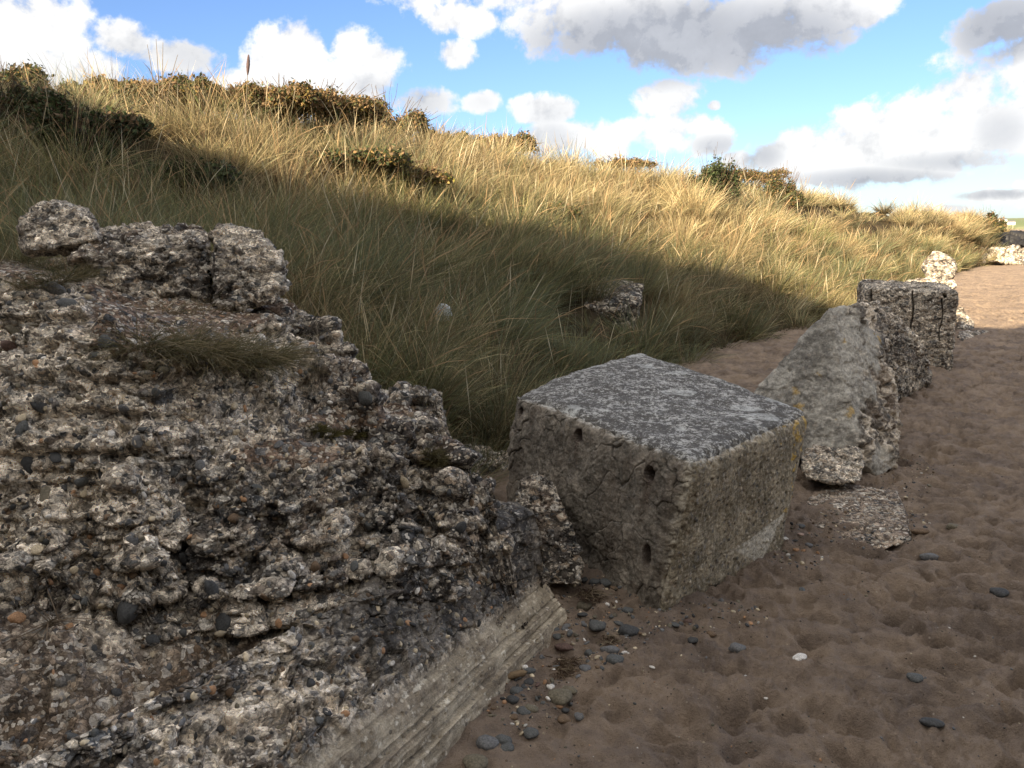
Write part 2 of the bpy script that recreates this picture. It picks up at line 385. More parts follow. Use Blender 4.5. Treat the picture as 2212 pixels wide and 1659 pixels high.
# ============================================================ ROCK BUILDERS
def project(V):
    X = V[:, 0]; Yd = V[:, 1]*math.cos(PITCH) + (CZ - V[:, 2])*math.sin(PITCH)
    U = V[:, 1]*math.sin(PITCH) - (CZ - V[:, 2])*math.cos(PITCH)
    return (512 + F*X/Yd)/K, (384 - F*U/Yd)/K, Yd
def hit(V, dx, dy, r=5.):                     # nearest vertex to the eye under a sheet position
    px, py, d = project(V); q = (px - dx)**2 + (py - dy)**2
    ok = np.where((q < r*r) & (d > 0))[0]
    return int(ok[np.argmin(d[ok])]) if len(ok) else int(np.argmin(q + (d <= 0)*1e9))
def vnorm(me):
    n = np.empty(len(me.vertices)*3, np.float32); me.vertices.foreach_get('normal', n); return n.reshape(-1, 3).astype(float)
def vco(me):
    n = np.empty(len(me.vertices)*3, np.float32); me.vertices.foreach_get('co', n); return n.reshape(-1, 3).astype(float)
def setco(me, V): me.vertices.foreach_set('co', np.ascontiguousarray(V, np.float32).ravel()); me.update()
_ico = {}
def remeshed(pts, voxel, smooth=6, groups=None):
    """union of convex hulls -> even dense mesh"""
    import bmesh
    bm = bmesh.new()
    for g in (groups or [pts]):
        vs = [bm.verts.new(tuple(p)) for p in g]
        r = bmesh.ops.convex_hull(bm, input=vs)
        bmesh.ops.delete(bm, geom=[e for e in r['geom_interior'] if isinstance(e, bmesh.types.BMVert)], context='VERTS')
    bmesh.ops.recalc_face_normals(bm, faces=bm.faces)
    me = bpy.data.meshes.new('tmp'); bm.to_mesh(me); bm.free()
    o = bpy.data.objects.new('tmp', me); COL.objects.link(o)
    a = o.modifiers.new('r', 'REMESH'); a.mode = 'VOXEL'; a.voxel_size = voxel
    b = o.modifiers.new('s', 'SMOOTH'); b.iterations = smooth; b.factor = .5
    dg = bpy.context.evaluated_depsgraph_get(); out = bpy.data.meshes.new_from_object(o.evaluated_get(dg))
    bpy.data.objects.remove(o); bpy.data.meshes.remove(me)
    return out
def cubemesh(corners, n, k=7.):
    """rounded box grid through 8 corners C[i][j][k]; returns mesh + cube params"""
    nu, nv, nw = n; quads = []; pts = []; off = 0
    for ax, (a, b) in enumerate(((1, 2), (0, 2), (0, 1))):
        res = [nu, nv, nw]; ra, rb = res[a], res[b]
        A, B = np.meshgrid(np.linspace(-1, 1, ra), np.linspace(-1, 1, rb), indexing='ij')
        for s in (-1, 1):
            q = np.zeros((ra, rb, 3)); q[..., ax] = s; q[..., a] = A; q[..., b] = B
            f = gridfaces(ra, rb, off)
            if (s == 1) == (ax != 1): pass
            else: f = f[:, ::-1]
            quads.append(f); pts.append(q.reshape(-1, 3)); off += ra*rb
    q = np.concatenate(pts); f = np.concatenate(quads)
    key = np.round(q*1e5).astype(np.int64); _, first, inv = np.unique(key, axis=0, return_index=True, return_inverse=True)
    q = q[first]; f = inv.reshape(-1)[f]
    nrm = (np.abs(q)**k).sum(1)**(1/k); r = q/nrm[:, None]
    C = np.array(corners, float); u = (r + 1)/2
    V = 0
    for i in (0, 1):
        for j in (0, 1):
            for l in (0, 1):
                wgt = (u[:, 0] if i else 1 - u[:, 0])*(u[:, 1] if j else 1 - u[:, 1])*(u[:, 2] if l else 1 - u[:, 2])
                V = V + wgt[:, None]*C[i, j, l]
    return V, f, q
def quadmesh(name, V, f, col=None, extra=None): return rawmesh(name, V, f.ravel(), np.full(len(f), 4), col, extra)
def conglo_object(name, groups, voxel, mat=None, scl=1., amp=1., cream=0., dark=0., smooth=6, post=None, bedding=.15, **tags):
    me = remeshed(None, voxel, smooth, groups)
    V = vco(me); N = vnorm(me)
    V2, col = conglomerate(V, N, scl, amp, cream, dark, bedding)
    if post: V2, col = post(V, V2, N, col)
    setco(me, V2); setcol(me, 'col', col); me.name = name; me.materials.clear()
    return tag(link(name, me, mat or M_ROCK), **tags)

# ================================================== THE BIG CONGLOMERATE MASS
Q = 1.0
def rim(pts, out, drops):                     # rim line on the sheet + points just outside it, lower
    P = np.array([onZ(*p) for p in pts]); L = [P]
    for dist, z in drops:
        q = P + np.array([out[0], out[1], 0])*dist; q[:, 2] = z if not callable(z) else z(P[:, 2]); L.append(q)
    return np.concatenate(L)
def dense(pts, n=4):
    r = []
    for a, b in zip(pts[:-1], pts[1:]):
        for i in range(n): r.append(tuple(np.array(a) + (np.array(b) - np.array(a))*i/n))
    return r + [pts[-1]]
CP = []
crease = dense([(-500, 1190, .62), (25, 1245, .60), (300, 1272, .55), (600, 1292, .47), (850, 1245, .46), (965, 1190, .47), (1065, 1125, .50)], 4)
CP.append(rim(crease, (.89, -.45), [(.02, .36), (.05, .05), (.10, -.3), (.5, -.5)]))
right = dense([(1070, 1118, .52), (1055, 1060, .61), (985, 990, .70), (945, 965, .735)], 3)
CP.append(rim(right, (.85, .5), [(.04, .40), (.08, .0), (.14, -.3), (.5, -.5)]))
CP.append(rim(dense([(957, 955, .73), (955, 895, .77), (940, 874, .77)], 2), (1, .1), [(.04, .4), (.10, -.1), (.5, -.4)]))
CP.append(rim(dense([(940, 874, .77), (870, 864, .80), (810, 862, .82)], 2), (.35, .95), [(.06, .45), (.14, 0), (.4, -.3)]))
CP.append(rim(dense([(792, 862, .93), (785, 820, .97), (775, 790, 1.0)], 2), (.9, .3), [(.07, .83)]))
CP.append(rim(dense([(765, 760, 1.04), (700, 715, 1.10), (640, 678, 1.16)], 3), (.85, .55), [(.08, .7), (.16, .2), (.5, -.3)]))
inner = [(25, 590, 1.40), (-400, 560, 1.45), (150, 600, 1.38), (190, 640, 1.35), (228, 690, 1.29), (262, 745, 1.20), (300, 775, 1.16), (400, 800, 1.10), (500, 832, 1.03), (600, 850, .98),
 (850, 1080, .66), (980, 1050, .66), (1035, 1085, .58),
 (560, 905, .90), (660, 885, .88), (720, 905, .865), (790, 905, .85), (620, 960, .845), (560, 960, .85), (850, 925, .81), (900, 915, .79), (840, 880, .84), (700, 980, .80), (820, 975, .775), (930, 965, .745),
 (640, 868, .93), (700, 862, .93), (740, 800, 1.0), (700, 780, 1.06), (640, 760, 1.10), (600, 800, 1.05), (560, 700, 1.175), (600, 680, 1.18), (490, 690, 1.20),
 (300, 690, 1.235), (400, 700, 1.22), (350, 740, 1.18), (250, 640, 1.28), (300, 650, 1.26), (500, 760, 1.12), (450, 660, 1.24), (620, 665, 1.18), (150, 560, 1.40), (80, 520, 1.45)]
inY = [(100, 900, 2.52), (100, 750, 2.75), (20, 900, 2.52), (180, 800, 2.68), (250, 900, 2.58), (400, 900, 2.66), (100, 1100, 2.34), (100, 1190, 2.24), (300, 1190, 2.25), (300, 1050, 2.42), (500, 1000, 2.58), (500, 1150, 2.42),
 (-400, 900, 2.55), (-400, 1080, 2.35), (650, 1050, 2.62), (700, 1150, 2.52), (600, 1220, 2.38), (850, 1170, 2.62), (980, 1120, 2.78)]
CP.append(np.array([onY(*p) for p in inY]))
CP.append(np.array([onZ(*p) for p in inner]))
CP.append(np.array([(-2.2, 4.4, 1.25), (-1.5, 4.5, 1.1), (-3, 4.4, 1.4), (-4.5, 4, 1.6), (-4.5, 2.5, 1.6), (-1.0, 4.6, .8), (-3, 5.4, 1.2), (-1.5, 5.4, .6), (-.3, 4.5, -.2), (-4.5, 1.2, 1.2), (-2.5, 1.5, .8), (-4.5, 5.5, 1.3)]))
CP = np.concatenate(CP)
def rbf_fit(P, z, lam=1e-3):
    d = np.sqrt(((P[:, None] - P[None])**2).sum(-1) + 1e-4)
    n = len(P); A = np.zeros((n + 3, n + 3)); A[:n, :n] = d + np.eye(n)*lam; A[:n, n] = 1; A[:n, n+1:] = P; A[n, :n] = 1; A[n+1:, :n] = P.T
    return np.linalg.solve(A, np.concatenate([z, [0, 0, 0]]))
def rbf_eval(P, wt, X):
    out = np.empty(len(X)); n = len(P)
    for s in range(0, len(X), 40000):
        x = X[s:s+40000]; d = np.sqrt(((x[:, None, 0] - P[None, :, 0])**2 + (x[:, None, 1] - P[None, :, 1])**2) + 1e-4)
        r = d@wt[:n] + wt[n] + x@wt[n+1:]
        iw = 1/d**4; zi = (iw@ZC_)/iw.sum(1)     # keep the surface from overshooting its control points
        out[s:s+40000] = zi + np.clip(r - zi, -.14, .05)
    return out
ZC_ = CP[:, 2]; wt = rbf_fit(CP[:, :2], CP[:, 2])
nr, nc = int(820*Q), int(760*Q)
Yg, Ug = np.meshgrid(np.geomspace(1.35, 5.3, nr), np.linspace(-1.02, .06, nc), indexing='ij'); Xg = Ug*(Yg + .3)
hfun = lambda X, Y: np.clip(rbf_eval(CP[:, :2], wt, np.stack([X.ravel(), Y.ravel()], -1)).reshape(X.shape), -.25, 2)
# rows follow the arc length so that steep faces get as many vertices as ledges
Yc = np.linspace(1.35, 5.3, 320); uc = np.linspace(-1.02, .06, 160); YC, UC = np.meshgrid(Yc, uc, indexing='ij'); ZC = hfun(UC*(YC + .3), YC)
dw = np.sqrt(np.diff(YC, axis=0)**2 + (1.2*np.diff(ZC, axis=0))**2)/((YC[1:] + .2)**.8)
for _ in range(6): dw[:, 1:-1] = (dw[:, :-2] + 2*dw[:, 1:-1] + dw[:, 2:])/4
cum = np.concatenate([np.zeros((1, len(uc))), np.cumsum(dw, 0)]); cum /= cum[-1]
Yr = np.stack([np.interp(np.linspace(0, 1, nr), cum[:, j], Yc) for j in range(len(uc))], 1)
un = np.linspace(-1.02, .06, nc); jj = np.interp(un, uc, np.arange(len(uc))); j0 = np.minimum(jj.astype(int), len(uc) - 2); fj = jj - j0
Yg = Yr[:, j0]*(1 - fj) + Yr[:, j0 + 1]*fj; Xg = Ug*(Yg + .3)
Zg = hfun(Xg, Yg)
Zg = np.clip(Zg, -.35, 2)
MG = np.stack([Xg, Yg, Zg], -1); MG = blur(MG, 3)
NG = gnormals(blur(MG, 12)); NG *= np.sign(NG[..., 2:3] + 1e-9)
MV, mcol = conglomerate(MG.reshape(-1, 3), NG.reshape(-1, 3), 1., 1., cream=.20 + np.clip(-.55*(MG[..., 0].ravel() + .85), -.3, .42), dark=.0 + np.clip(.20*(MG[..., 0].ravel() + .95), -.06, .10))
MVg = MV.reshape(MG.shape)
ff = gridfaces(nr, nc); keep = (MVg[..., 2].ravel()[ff] > -.12).any(1); ff = ff[keep][:, ::-1]
# sand and soil that has settled on the ledges (a real patch of dirt with its own outline)
px_, py_, _ = project(MG.reshape(-1, 3))
def blob(pts, r): 
    d = np.full(len(px_), 9.)
    for (a, b2, rx, ry) in pts: d = np.minimum(d, ((px_ - a)/rx)**2 + ((py_ - b2)/ry)**2)
    return sstep(1.35 - d + .5*fbm(MV*9, 3), 0, .5)
dirt = blob([(330, 710, 130, 75), (430, 700, 150, 50), (100, 560, 120, 60), (560, 670, 90, 16), (740, 908, 90, 22), (620, 985, 110, 30), (260, 640, 70, 60), (860, 890, 60, 14)], 1)
soil = np.array([.15, .105, .075])*(1 + .35*fbm(MV*25, 3))[:, None]
mcol = mcol*(1 - dirt[:, None]) + soil*dirt[:, None]
flat = (MG.reshape(-1, 3) + NG.reshape(-1, 3)*(.012*fbm(MV*8, 3) + .004*fbm(MV*40, 2) + .015)[:, None])
MV = MV*(1 - dirt[:, None]*.85) + flat*dirt[:, None]*.85
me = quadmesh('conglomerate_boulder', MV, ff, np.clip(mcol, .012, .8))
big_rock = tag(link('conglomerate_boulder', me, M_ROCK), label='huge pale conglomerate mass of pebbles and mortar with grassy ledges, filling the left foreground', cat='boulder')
MASSV = MV[MV[:, 2] > -.1]

# ===================================================== CONCRETE SLAB BELOW IT
G0 = np.array([.235, 3.06, 0]); es = np.array([-.445, -.8955, 0]); et = np.array([-.8955, .445, 0])
ns_, np_ = int(760*Q), int(760*Q)
S = np.linspace(0, 2.35, ns_)
def profile(s):
    zl = .115 + .075*s; tl = .15 + .17*s
    k = [(-.03, -.15), (-.005, -.01), (0, .0), (.010, .30*zl), (.040, .34*zl), (.030, .40*zl), (.042, .62*zl), (.066, .66*zl), (.058, .72*zl), (.085, 1.0*zl), (.105, zl + .015),
         (tl - .03, .37), (tl, .455), (tl + .06, .475), (tl + .3, .47), (tl + .8, .50), (2.0, .52)]
    return np.array(k)
wts = np.array([.3, .2, .9, .6, .3, .8, .6, .3, .8, .5, 3.5, 1.6, 1.0, 2.2, 2.0, 1.4]); cw = np.concatenate([[0], np.cumsum(wts)]); cw /= cw[-1]
vv = np.linspace(0, 1, np_)
SG = np.zeros((ns_, np_, 3))
for i, s in enumerate(S):
    k = profile(s); tt = np.interp(vv, cw, k[:, 0]); zz = np.interp(vv, cw, k[:, 1])
    SG[i] = G0 + es*s + et*tt[:, None]; SG[i, :, 2] = zz
# the end: lower ledge sticks out, upper part set back behind a vertical crack
VVp, SS = np.meshgrid(vv, S)
up = VVp > cw[10]
SG += (es*.045)[None, None]*(up & (SS < .3))[..., None]*1.0
endc = (es*-.0)[None]
SG = blur(SG, 2)
NG = np.broadcast_to(0, 1)
NG = gnormals(blur(SG, 6)); 
if NG[ns_//2, np_//2 + 150, 2] < 0: NG = -NG
sv = SG.reshape(-1, 3); sn = NG.reshape(-1, 3)
cV, ccol_ = conglomerate(sv + 5.3, sn, 1., 1., cream=.05, dark=.12); cV -= 5.3
lower = (1 - sstep(VVp.ravel(), cw[10] - .005, cw[11] - .06*0 + .0))[:, None]
lower = (1 - sstep(VVp.ravel(), cw[10] - .01, cw[10] + .05))[:, None]
# cast face: shallow long ripples along it, small pits
u_s = SS.ravel()
wob = .014*fbm(P3(u_s*2.3, VVp.ravel()*6), 4) + .010*fbm(P3(u_s*9, VVp.ravel()*14), 3)
ln = P3(u_s*1.2, VVp.ravel()*60); pit = worley(sv*38)
lowd = .004*fbm(ln, 3) + .004*fbm(sv*20, 3) - .006*sstep(.32 - pit[0], 0, .12)*(pit[2] % 4 == 0) + .012*fbm(sv*3, 2)
LV = sv + sn*(lowd + wob)[:, None]
lc = sstep(fbm(sv*9 + 4, 4) + .35*fbm(ln + 9, 2), -.25, .35)[:, None]
lcol = (1 - lc)*np.array([.22, .185, .135]) + lc*np.array([.38, .33, .25])
lst = sstep(fbm(P3(u_s*4, VVp.ravel()*9) + 3, 5, .65), .02, .22)[:, None]*.55; lcol = lcol*(1 - lst) + lst*np.array([.15, .12, .09])
lwh = sstep(fbm(sv*22 + 8, 4, .7), .24, .34)[:, None]*.7; lcol = lcol*(1 - lwh) + lwh*np.array([.60, .56, .47])
sp = (sstep(.30 - pit[0], 0, .08)*(pit[2] % 4 > 1))[:, None]; lcol = lcol*(1 - sp*.8) + sp*.8*np.where((pit[2] % 8 < 4)[:, None], np.array([.50, .45, .36]), np.array([.10, .085, .07]))
# black crust on the upper right part of the sloping face
topband = sstep(VVp.ravel(), cw[10], cw[10] + .06)*(1 - sstep(u_s + .2*fbm(sv*4, 3), .95, 1.4))
crb = sstep(fbm(sv*5 + 8, 4)*.9 + .55 + .3*fbm(sv*40, 3), 0, .3)[:, None]*topband[:, None]*.85
upcol = ccol_*(1 - crb) + crb*np.array([.045, .043, .042])
flk = sstep(fbm(sv*26 + 3, 4, .7), .30, .42)[:, None]*topband[:, None]*.8; upcol = upcol*(1 - flk) + flk*np.array([.42, .40, .36])
amp_up = (.35 + .65*sstep(u_s, .5, 1.3))[:, None]
gully = -.20*np.exp(-(((VVp.ravel() - cw[13] - .05)/.085)**2))*sstep(u_s + .15*fbm(sv*3, 2), .75, 1.2)*(1 + .5*fbm(sv*4 + 3, 3))
holl = (sstep(u_s, .8, 1.25)*sstep(VVp.ravel(), cw[12], cw[12] + .05)*(1 - sstep(VVp.ravel() + .05*fbm(sv*4, 3), cw[14] - .02, cw[14] + .05)))[:, None]*.75  # brown dirt and the overhang's shade, both put into the hollow's colour
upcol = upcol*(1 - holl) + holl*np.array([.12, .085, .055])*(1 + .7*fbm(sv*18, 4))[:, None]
UV_ = sv + (cV - sv)*amp_up + sn*gully[:, None]
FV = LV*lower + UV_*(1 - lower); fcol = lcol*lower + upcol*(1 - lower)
FVg = FV.reshape(SG.shape)
# end cap: close the section towards its middle
cap = []; capc = []
cen = np.array([G0 + et*.10]) ; ring = FVg[0]
ncap = 60
core = ring.copy(); core[:, 2] = np.minimum(core[:, 2], .0) - .1
for i in range(ncap + 1):
    a = i/ncap; q = ring*(1 - a) + core*a; cap.append(q)
capg = np.array(cap); cc = capg.reshape(-1, 3)
edge = np.minimum(1, np.repeat(np.linspace(0, 1, ncap + 1), np_)*8)
dn = -(es)[None]*((.03*fbm(cc*9, 4) + .012*fbm(cc*30, 3))*edge)[:, None]
cc = cc + dn
ccc = conglomerate(cc, np.zeros_like(cc), 1., 0, cream=.1)[1]
f1_ = gridfaces(ns_, np_); f2_ = gridfaces(ncap + 1, np_, len(FV))[:, ::-1]
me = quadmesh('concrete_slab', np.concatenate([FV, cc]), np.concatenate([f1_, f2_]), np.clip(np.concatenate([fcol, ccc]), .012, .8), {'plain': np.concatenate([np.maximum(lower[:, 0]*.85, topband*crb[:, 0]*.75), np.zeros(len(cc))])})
M_SLAB = rock_material('old_concrete', .5, .7, .26)
M_MIX = rock_material('broken_concrete', .7, .9, .75)
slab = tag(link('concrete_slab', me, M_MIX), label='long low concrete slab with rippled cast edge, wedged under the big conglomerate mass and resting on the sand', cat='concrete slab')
print('slab done')

# ================================================================ BIG BLOCK
A, Rr, L, Fb = (.75, 3.08, .665), (1.605, 4.06, .655), (-.045, 4.46, .70), (.95, 5.80, .735)
A0, R0, L0, F0 = (.595, 3.09, -.16), (1.405, 3.80, -.16), (-.07, 4.2, -.16), (.9, 5.5, -.16)
corn = [[[A0, A], [L0, L]], [[R0, Rr], [F0, Fb]]]
V, f, q = cubemesh(corn, (int(290*Q), int(380*Q), int(250*Q)), 16.)
me = quadmesh('tmp', V, f); N = vnorm(me); cen = V.mean(0)
if ((V - cen)*N).sum(1).mean() < 0: N = -N; f = f[:, ::-1]
left = sstep(-q[:, 0], .96, .995)*(np.abs(q[:, 2]) < .999); rightf = sstep(-q[:, 1], .97, .999)*(q[:, 0] > -.985); top = sstep(q[:, 2], .985, 1.)
d = .020*fbm(V*1.8, 3) + .012*fbm(V*6, 3) + .005*fbm(V*22, 4, .6)
# softer far-left shoulder
sh_ = sstep(q[:, 1], .45, 1)*sstep(-q[:, 0], .2, 1); d -= .05*sh_*sstep(q[:, 2], .2, 1)
# weathered front edge: chipped
edge = np.minimum(np.abs(q[:, 0] + 1), 1)*0 
wq = V*5 + .45*np.stack([fbm(V*5, 3), fbm(V*5 + 7, 3), fbm(V*5 + 15, 3)], -1)
F1, F2, cid = worley(wq); E1, E2, _e = worley(V*12 + .6*np.stack([fbm(V*9, 3), fbm(V*9 + 7, 3), fbm(V*9 + 15, 3)], -1)); ck = np.maximum(sstep(.028 - (F2 - F1), 0, .028), sstep(.035 - (E2 - E1), 0, .035)*.6*sstep(fbm(V*2.2 + 70, 2), -.1, .1))
brk = sstep(fbm(V*3 + 40, 2), -.38, -.05)
d -= ck*brk*.011*left
d += left*.005*((cid % 5) - 2)/2 + left*(.014*fbm(V*9, 4, .55, ridge=True))
# lower part of the left face broken back into rough ledges
low = left*sstep(-q[:, 2], -.1, .6)*sstep(-q[:, 1], -.5, .4)
d -= low*(.03 + .05*np.abs(fbm(V*np.array([6, 6, 3.]) + 3, 4)))
qs = np.sort(np.abs(q), axis=1)[:, 1]; edg = sstep(qs, .90, 1.); d -= edg*np.clip(fbm(V*11 + 5, 4, .6) + .08, 0, 1)*.055
d += rightf*(.006*fbm(V*45, 3) - .004)
lowr = rightf*sstep(-q[:, 2], .62, .78); d -= lowr*(.02 + .03*fbm(V*9, 3))
P1v = V + N*d[:, None]
# colours
b1 = fbm(V*7, 5, .6); b2 = fbm(V*40, 4, .65); b3 = fbm(V*110, 3, .6)
tt = sstep(b1 + .6*b2, -.4, .5)[:, None]
lcol = (1 - tt)*np.array([.085, .075, .060]) + tt*np.array([.235, .205, .165])
stain = sstep(fbm(V*np.array([9, 9, 1.6]) + 12, 4), .05, .3)[:, None]*.5; lcol = lcol*(1 - stain) + stain*np.array([.10, .08, .06])
rcol = (1 - tt)*np.array([.13, .11, .075]) + tt*np.array([.31, .265, .19])
wr = worley(V*34); spx = (sstep(.34 - wr[0], 0, .06))[:, None]; rcol = rcol*(1 - spx*.75) + spx*.75*cryst(wr[2], 5)
d2 = rightf*(sstep(.4 - wr[0], 0, .2)*((wr[2] % 3) - 1)*.006); P1v += N*d2[:, None]
tcol = sstep(b1*.45 + fbm(V*17, 4)*.5 + b2*1.0 + .8*b3, -.08, .40)[:, None]; tcol = (1 - tcol)*np.array([.066, .062, .056]) + tcol*np.array([.33, .325, .305])
wl = worley(V*3.3 + .15*np.stack([b1, b1, b1], -1)*2); ringl = sstep(.30 - wl[0], 0, .02)*(wl[2] % 3 == 0)*sstep(b2 + wl[0]*1.5, -.05, .25)
tcol = tcol*(1 - ringl[:, None]*.4) + ringl[:, None]*.4*np.array([.46, .47, .45])
col = lcol*(1 - rightf[:, None]) + rcol*rightf[:, None]
# smooth pale triangle low on the right face
def qd(dx, dy): return q[hit(P1v, dx, dy)]
ta, tb, tc_ = qd(1702, 1105)[[0, 2]], qd(1585, 1190)[[0, 2]], qd(1640, 1225)[[0, 2]]
def side(a, b, p): return (b[0]-a[0])*(p[:, 1]-a[1]) - (b[1]-a[1])*(p[:, 0]-a[0])
qp = q[:, [0, 2]] + .03*np.stack([fbm(V*8, 2), fbm(V*8 + 9, 2)], -1)
s1, s2, s3 = side(ta, tb, qp), side(tb, tc_, qp), side(tc_, ta, qp)
tri = np.minimum(np.minimum(s1, s2), s3) if s1.mean() and side(ta, tb, tc_[None])[0] > 0 else np.minimum(np.minimum(-s1, -s2), -s3)
tri = (sstep(tri, 0, .02)*rightf)[:, None]; col = col*(1 - tri) + tri*(np.array([.40, .37, .31])*(1 + .15*b1[:, None]))
lo = lowr[:, None]*.6; col = col*(1 - lo) + lo*np.array([.33, .29, .22])*(1 + .5*b2[:, None])
# paler bleached arris + yellow lichen at the right shoulder
ar = (sstep(-q[:, 0], .90, 1.0)*sstep(-q[:, 1], .90, 1)*sstep(b1 + .5*b2, -.3, .2))[:, None]*.7; col = col*(1 - ar) + ar*np.array([.40, .36, .28])
lich = sstep(fbm(V*14 + 77, 4, .65) + .42*sstep(q[:, 0], .2, 1) + (.22)*sstep(q[:, 2], 0, 1), .60, .74)[:, None]*rightf[:, None]*.85
col = col*(1 - lich) + lich*np.array([.40, .26, .055])
col = col*(1 - top[:, None]) + tcol*top[:, None]
rimc = (sstep(q[:, 2], .93, .985)*(1 - top)*sstep(b2 + b1, -.2, .2))[:, None]*.8; col = col*(1 - rimc) + rimc*np.array([.42, .41, .38])
crk = (ck*brk*left)[:, None]*.75; col = col*(1 - crk) + crk*np.array([.03, .026, .022])
# bolt holes
inn = -np.array(N[hit(P1v, 1330, 1080)])
for (hx, hy, r, dep, sx_) in ((1243, 941, .030, .13, 1), (1399, 1023, .031, .14, 1), (1120, 888, .022, .07, 1), (1392, 1201, .020, .09, .45)):
    c0 = P1v[hit(P1v, hx, hy)]; dv = P1v - c0; lat = dv - (dv@inn)[:, None]*inn; lat[:, 2] *= sx_
    rr = np.linalg.norm(lat, axis=1) + .004*b2; near = (np.linalg.norm(dv, axis=1) < .15)
    P1v += inn*(near*dep*sstep(r - rr, -.004, .004))[:, None]
    run_ = (np.exp(-((np.linalg.norm(lat[:, :2], axis=1))/(r*.8))**2)*sstep(-dv[:, 2], .0, .03)*(1 - sstep(-dv[:, 2], .12, .26))*left*sstep(fbm(V*np.array([40, 40, 5.]), 2), -.3, .2))[:, None]*.6; col = col*(1 - run_) + run_*np.array([.075, .045, .03])
    halo = (near*sstep(r*1.6 - rr, 0, r*.5))[:, None]*.7; col = col*(1 - halo) + halo*np.array([.05, .035, .028])
block = tag(link('concrete_block', quadmesh('concrete_block', P1v, f, np.clip(col, .012, .8), {'plain': np.clip(top*.85 + left*.5, 0, 1)}), M_SLAB),
    label='large square concrete block with bolt holes and black lichened top, standing in the sand', cat='concrete block')
print('block done')

def PY(*a): return [onY(*p) for p in a]
# ============================================================ OTHER ROCKS
conglo_object('boulder', [PY((60, 545, 3.9), (215, 520, 3.9), (200, 470, 4.0), (150, 442, 4.1), (95, 440, 4.1), (45, 480, 4.0), (80, 450, 4.6), (190, 470, 4.6), (60, 540, 4.6), (230, 540, 4.4))], .011, scl=.8, amp=.8, cream=.35,
    label='pale rounded boulder at the top left of the rock heap, below the shaded grass', cat='boulder')
conglo_object('boulder', [PY((165, 560, 3.8), (190, 650, 3.75), (330, 668, 3.7), (452, 660, 3.72), (448, 520, 3.85), (440, 492, 4.3), (350, 486, 4.3), (200, 500, 4.3), (180, 540, 3.9), (200, 600, 4.6), (440, 600, 4.6))], .009, cream=.15, dark=.06, scl=.85,
    label='wide mottled conglomerate boulder beside the narrow vertical crack, behind the sandy ledge', cat='boulder')
conglo_object('boulder', [PY((466, 655, 3.66), (500, 668, 3.62), (590, 660, 3.62), (615, 630, 3.7), (608, 560, 3.8), (560, 505, 3.95), (520, 492, 4.2), (466, 488, 4.2), (464, 540, 3.8), (480, 600, 4.5), (600, 600, 4.4))], .009, cream=.28, scl=.85,
    label='knobbly conglomerate boulder right of the narrow vertical crack, overhanging the grass', cat='boulder')
conglo_object('stone', [PY((1120, 1040, 3.55), (1160, 1018, 3.6), (1200, 1060, 3.55), (1240, 1150, 3.4), (1262, 1225, 3.3), (1250, 1262, 3.25), (1165, 1270, 3.3), (1110, 1100, 3.5), (1180, 1040, 3.85), (1240, 1200, 3.7), (1120, 1200, 3.7))], .007, scl=.9, amp=.55, cream=-.3, dark=.15,
    label='broken pebbly stone leaning in the gap between the slab end and the large block', cat='stone')
def pale(P, V, N, col, lo=.0):
    k = sstep(fbm(P*2.5 + 3, 4) - .55*(N[:, 0]) - .25*N[:, 1], -.05, .12)[:, None]
    V = P*k*.75 + V*(1 - k*.75) + N*(.012*fbm(P*6, 3) + .003*fbm(P*40, 3))[:, None]*k
    w_ = sstep(fbm(P*3.2 + 2, 5, .65) + .8*fbm(P*20, 4, .65), -.35, .30)[:, None]; c = (w_*np.array([.38, .36, .315]) + (1 - w_)*np.array([.17, .16, .14]))*(1 + .5*fbm(P*45, 3))[:, None]
    l = sstep(fbm(P*6 + 31, 4, .65), .28, .36)[:, None]; c = c*(1 - l*.8) + l*.8*np.array([.36, .24, .07])
    return V, col*(1 - k) + c*k
conglo_object('leaning_block', [PY((1789, 664, 5.35), (1845, 655, 5.5), (1885, 660, 5.75), (1636, 838, 5.45), (1610, 905, 5.4), (1938, 880, 5.4), (1934, 1010, 5.1), (1900, 1035, 5.0), (1853, 990, 4.9), (1700, 985, 5.1), (1900, 700, 6.0), (1700, 850, 6.0), (1930, 900, 6.0))], .010, mat=M_SLAB, amp=.85, smooth=1, post=pale,
    label='upright wedge shaped concrete block with a smooth pale left face, leaning behind the large block', cat='concrete block')
conglo_object('stone', [PY((1728, 985, 4.85), (1760, 958, 4.95), (1850, 965, 4.9), (1868, 1000, 4.8), (1860, 1040, 4.65), (1740, 1032, 4.7), (1800, 1045, 4.6), (1750, 1000, 5.2), (1860, 1000, 5.2))], .008, amp=.5, scl=.8, cream=.2,
    label='low pebble studded stone at the foot of the leaning wedge block', cat='stone')
conglo_object('leaning_block', [PY((1840, 672, 7.0), (1885, 648, 7.4), (1950, 688, 7.5), (1990, 742, 7.7), (2016, 812, 8.0), (2000, 835, 7.9), (1936, 868, 7.2), (1850, 900, 6.9), (1860, 700, 8.2), (1980, 800, 8.6))], .014, amp=.7, dark=.05,
    label='sloping conglomerate block between the pale wedge and the notched rear block', cat='concrete block')
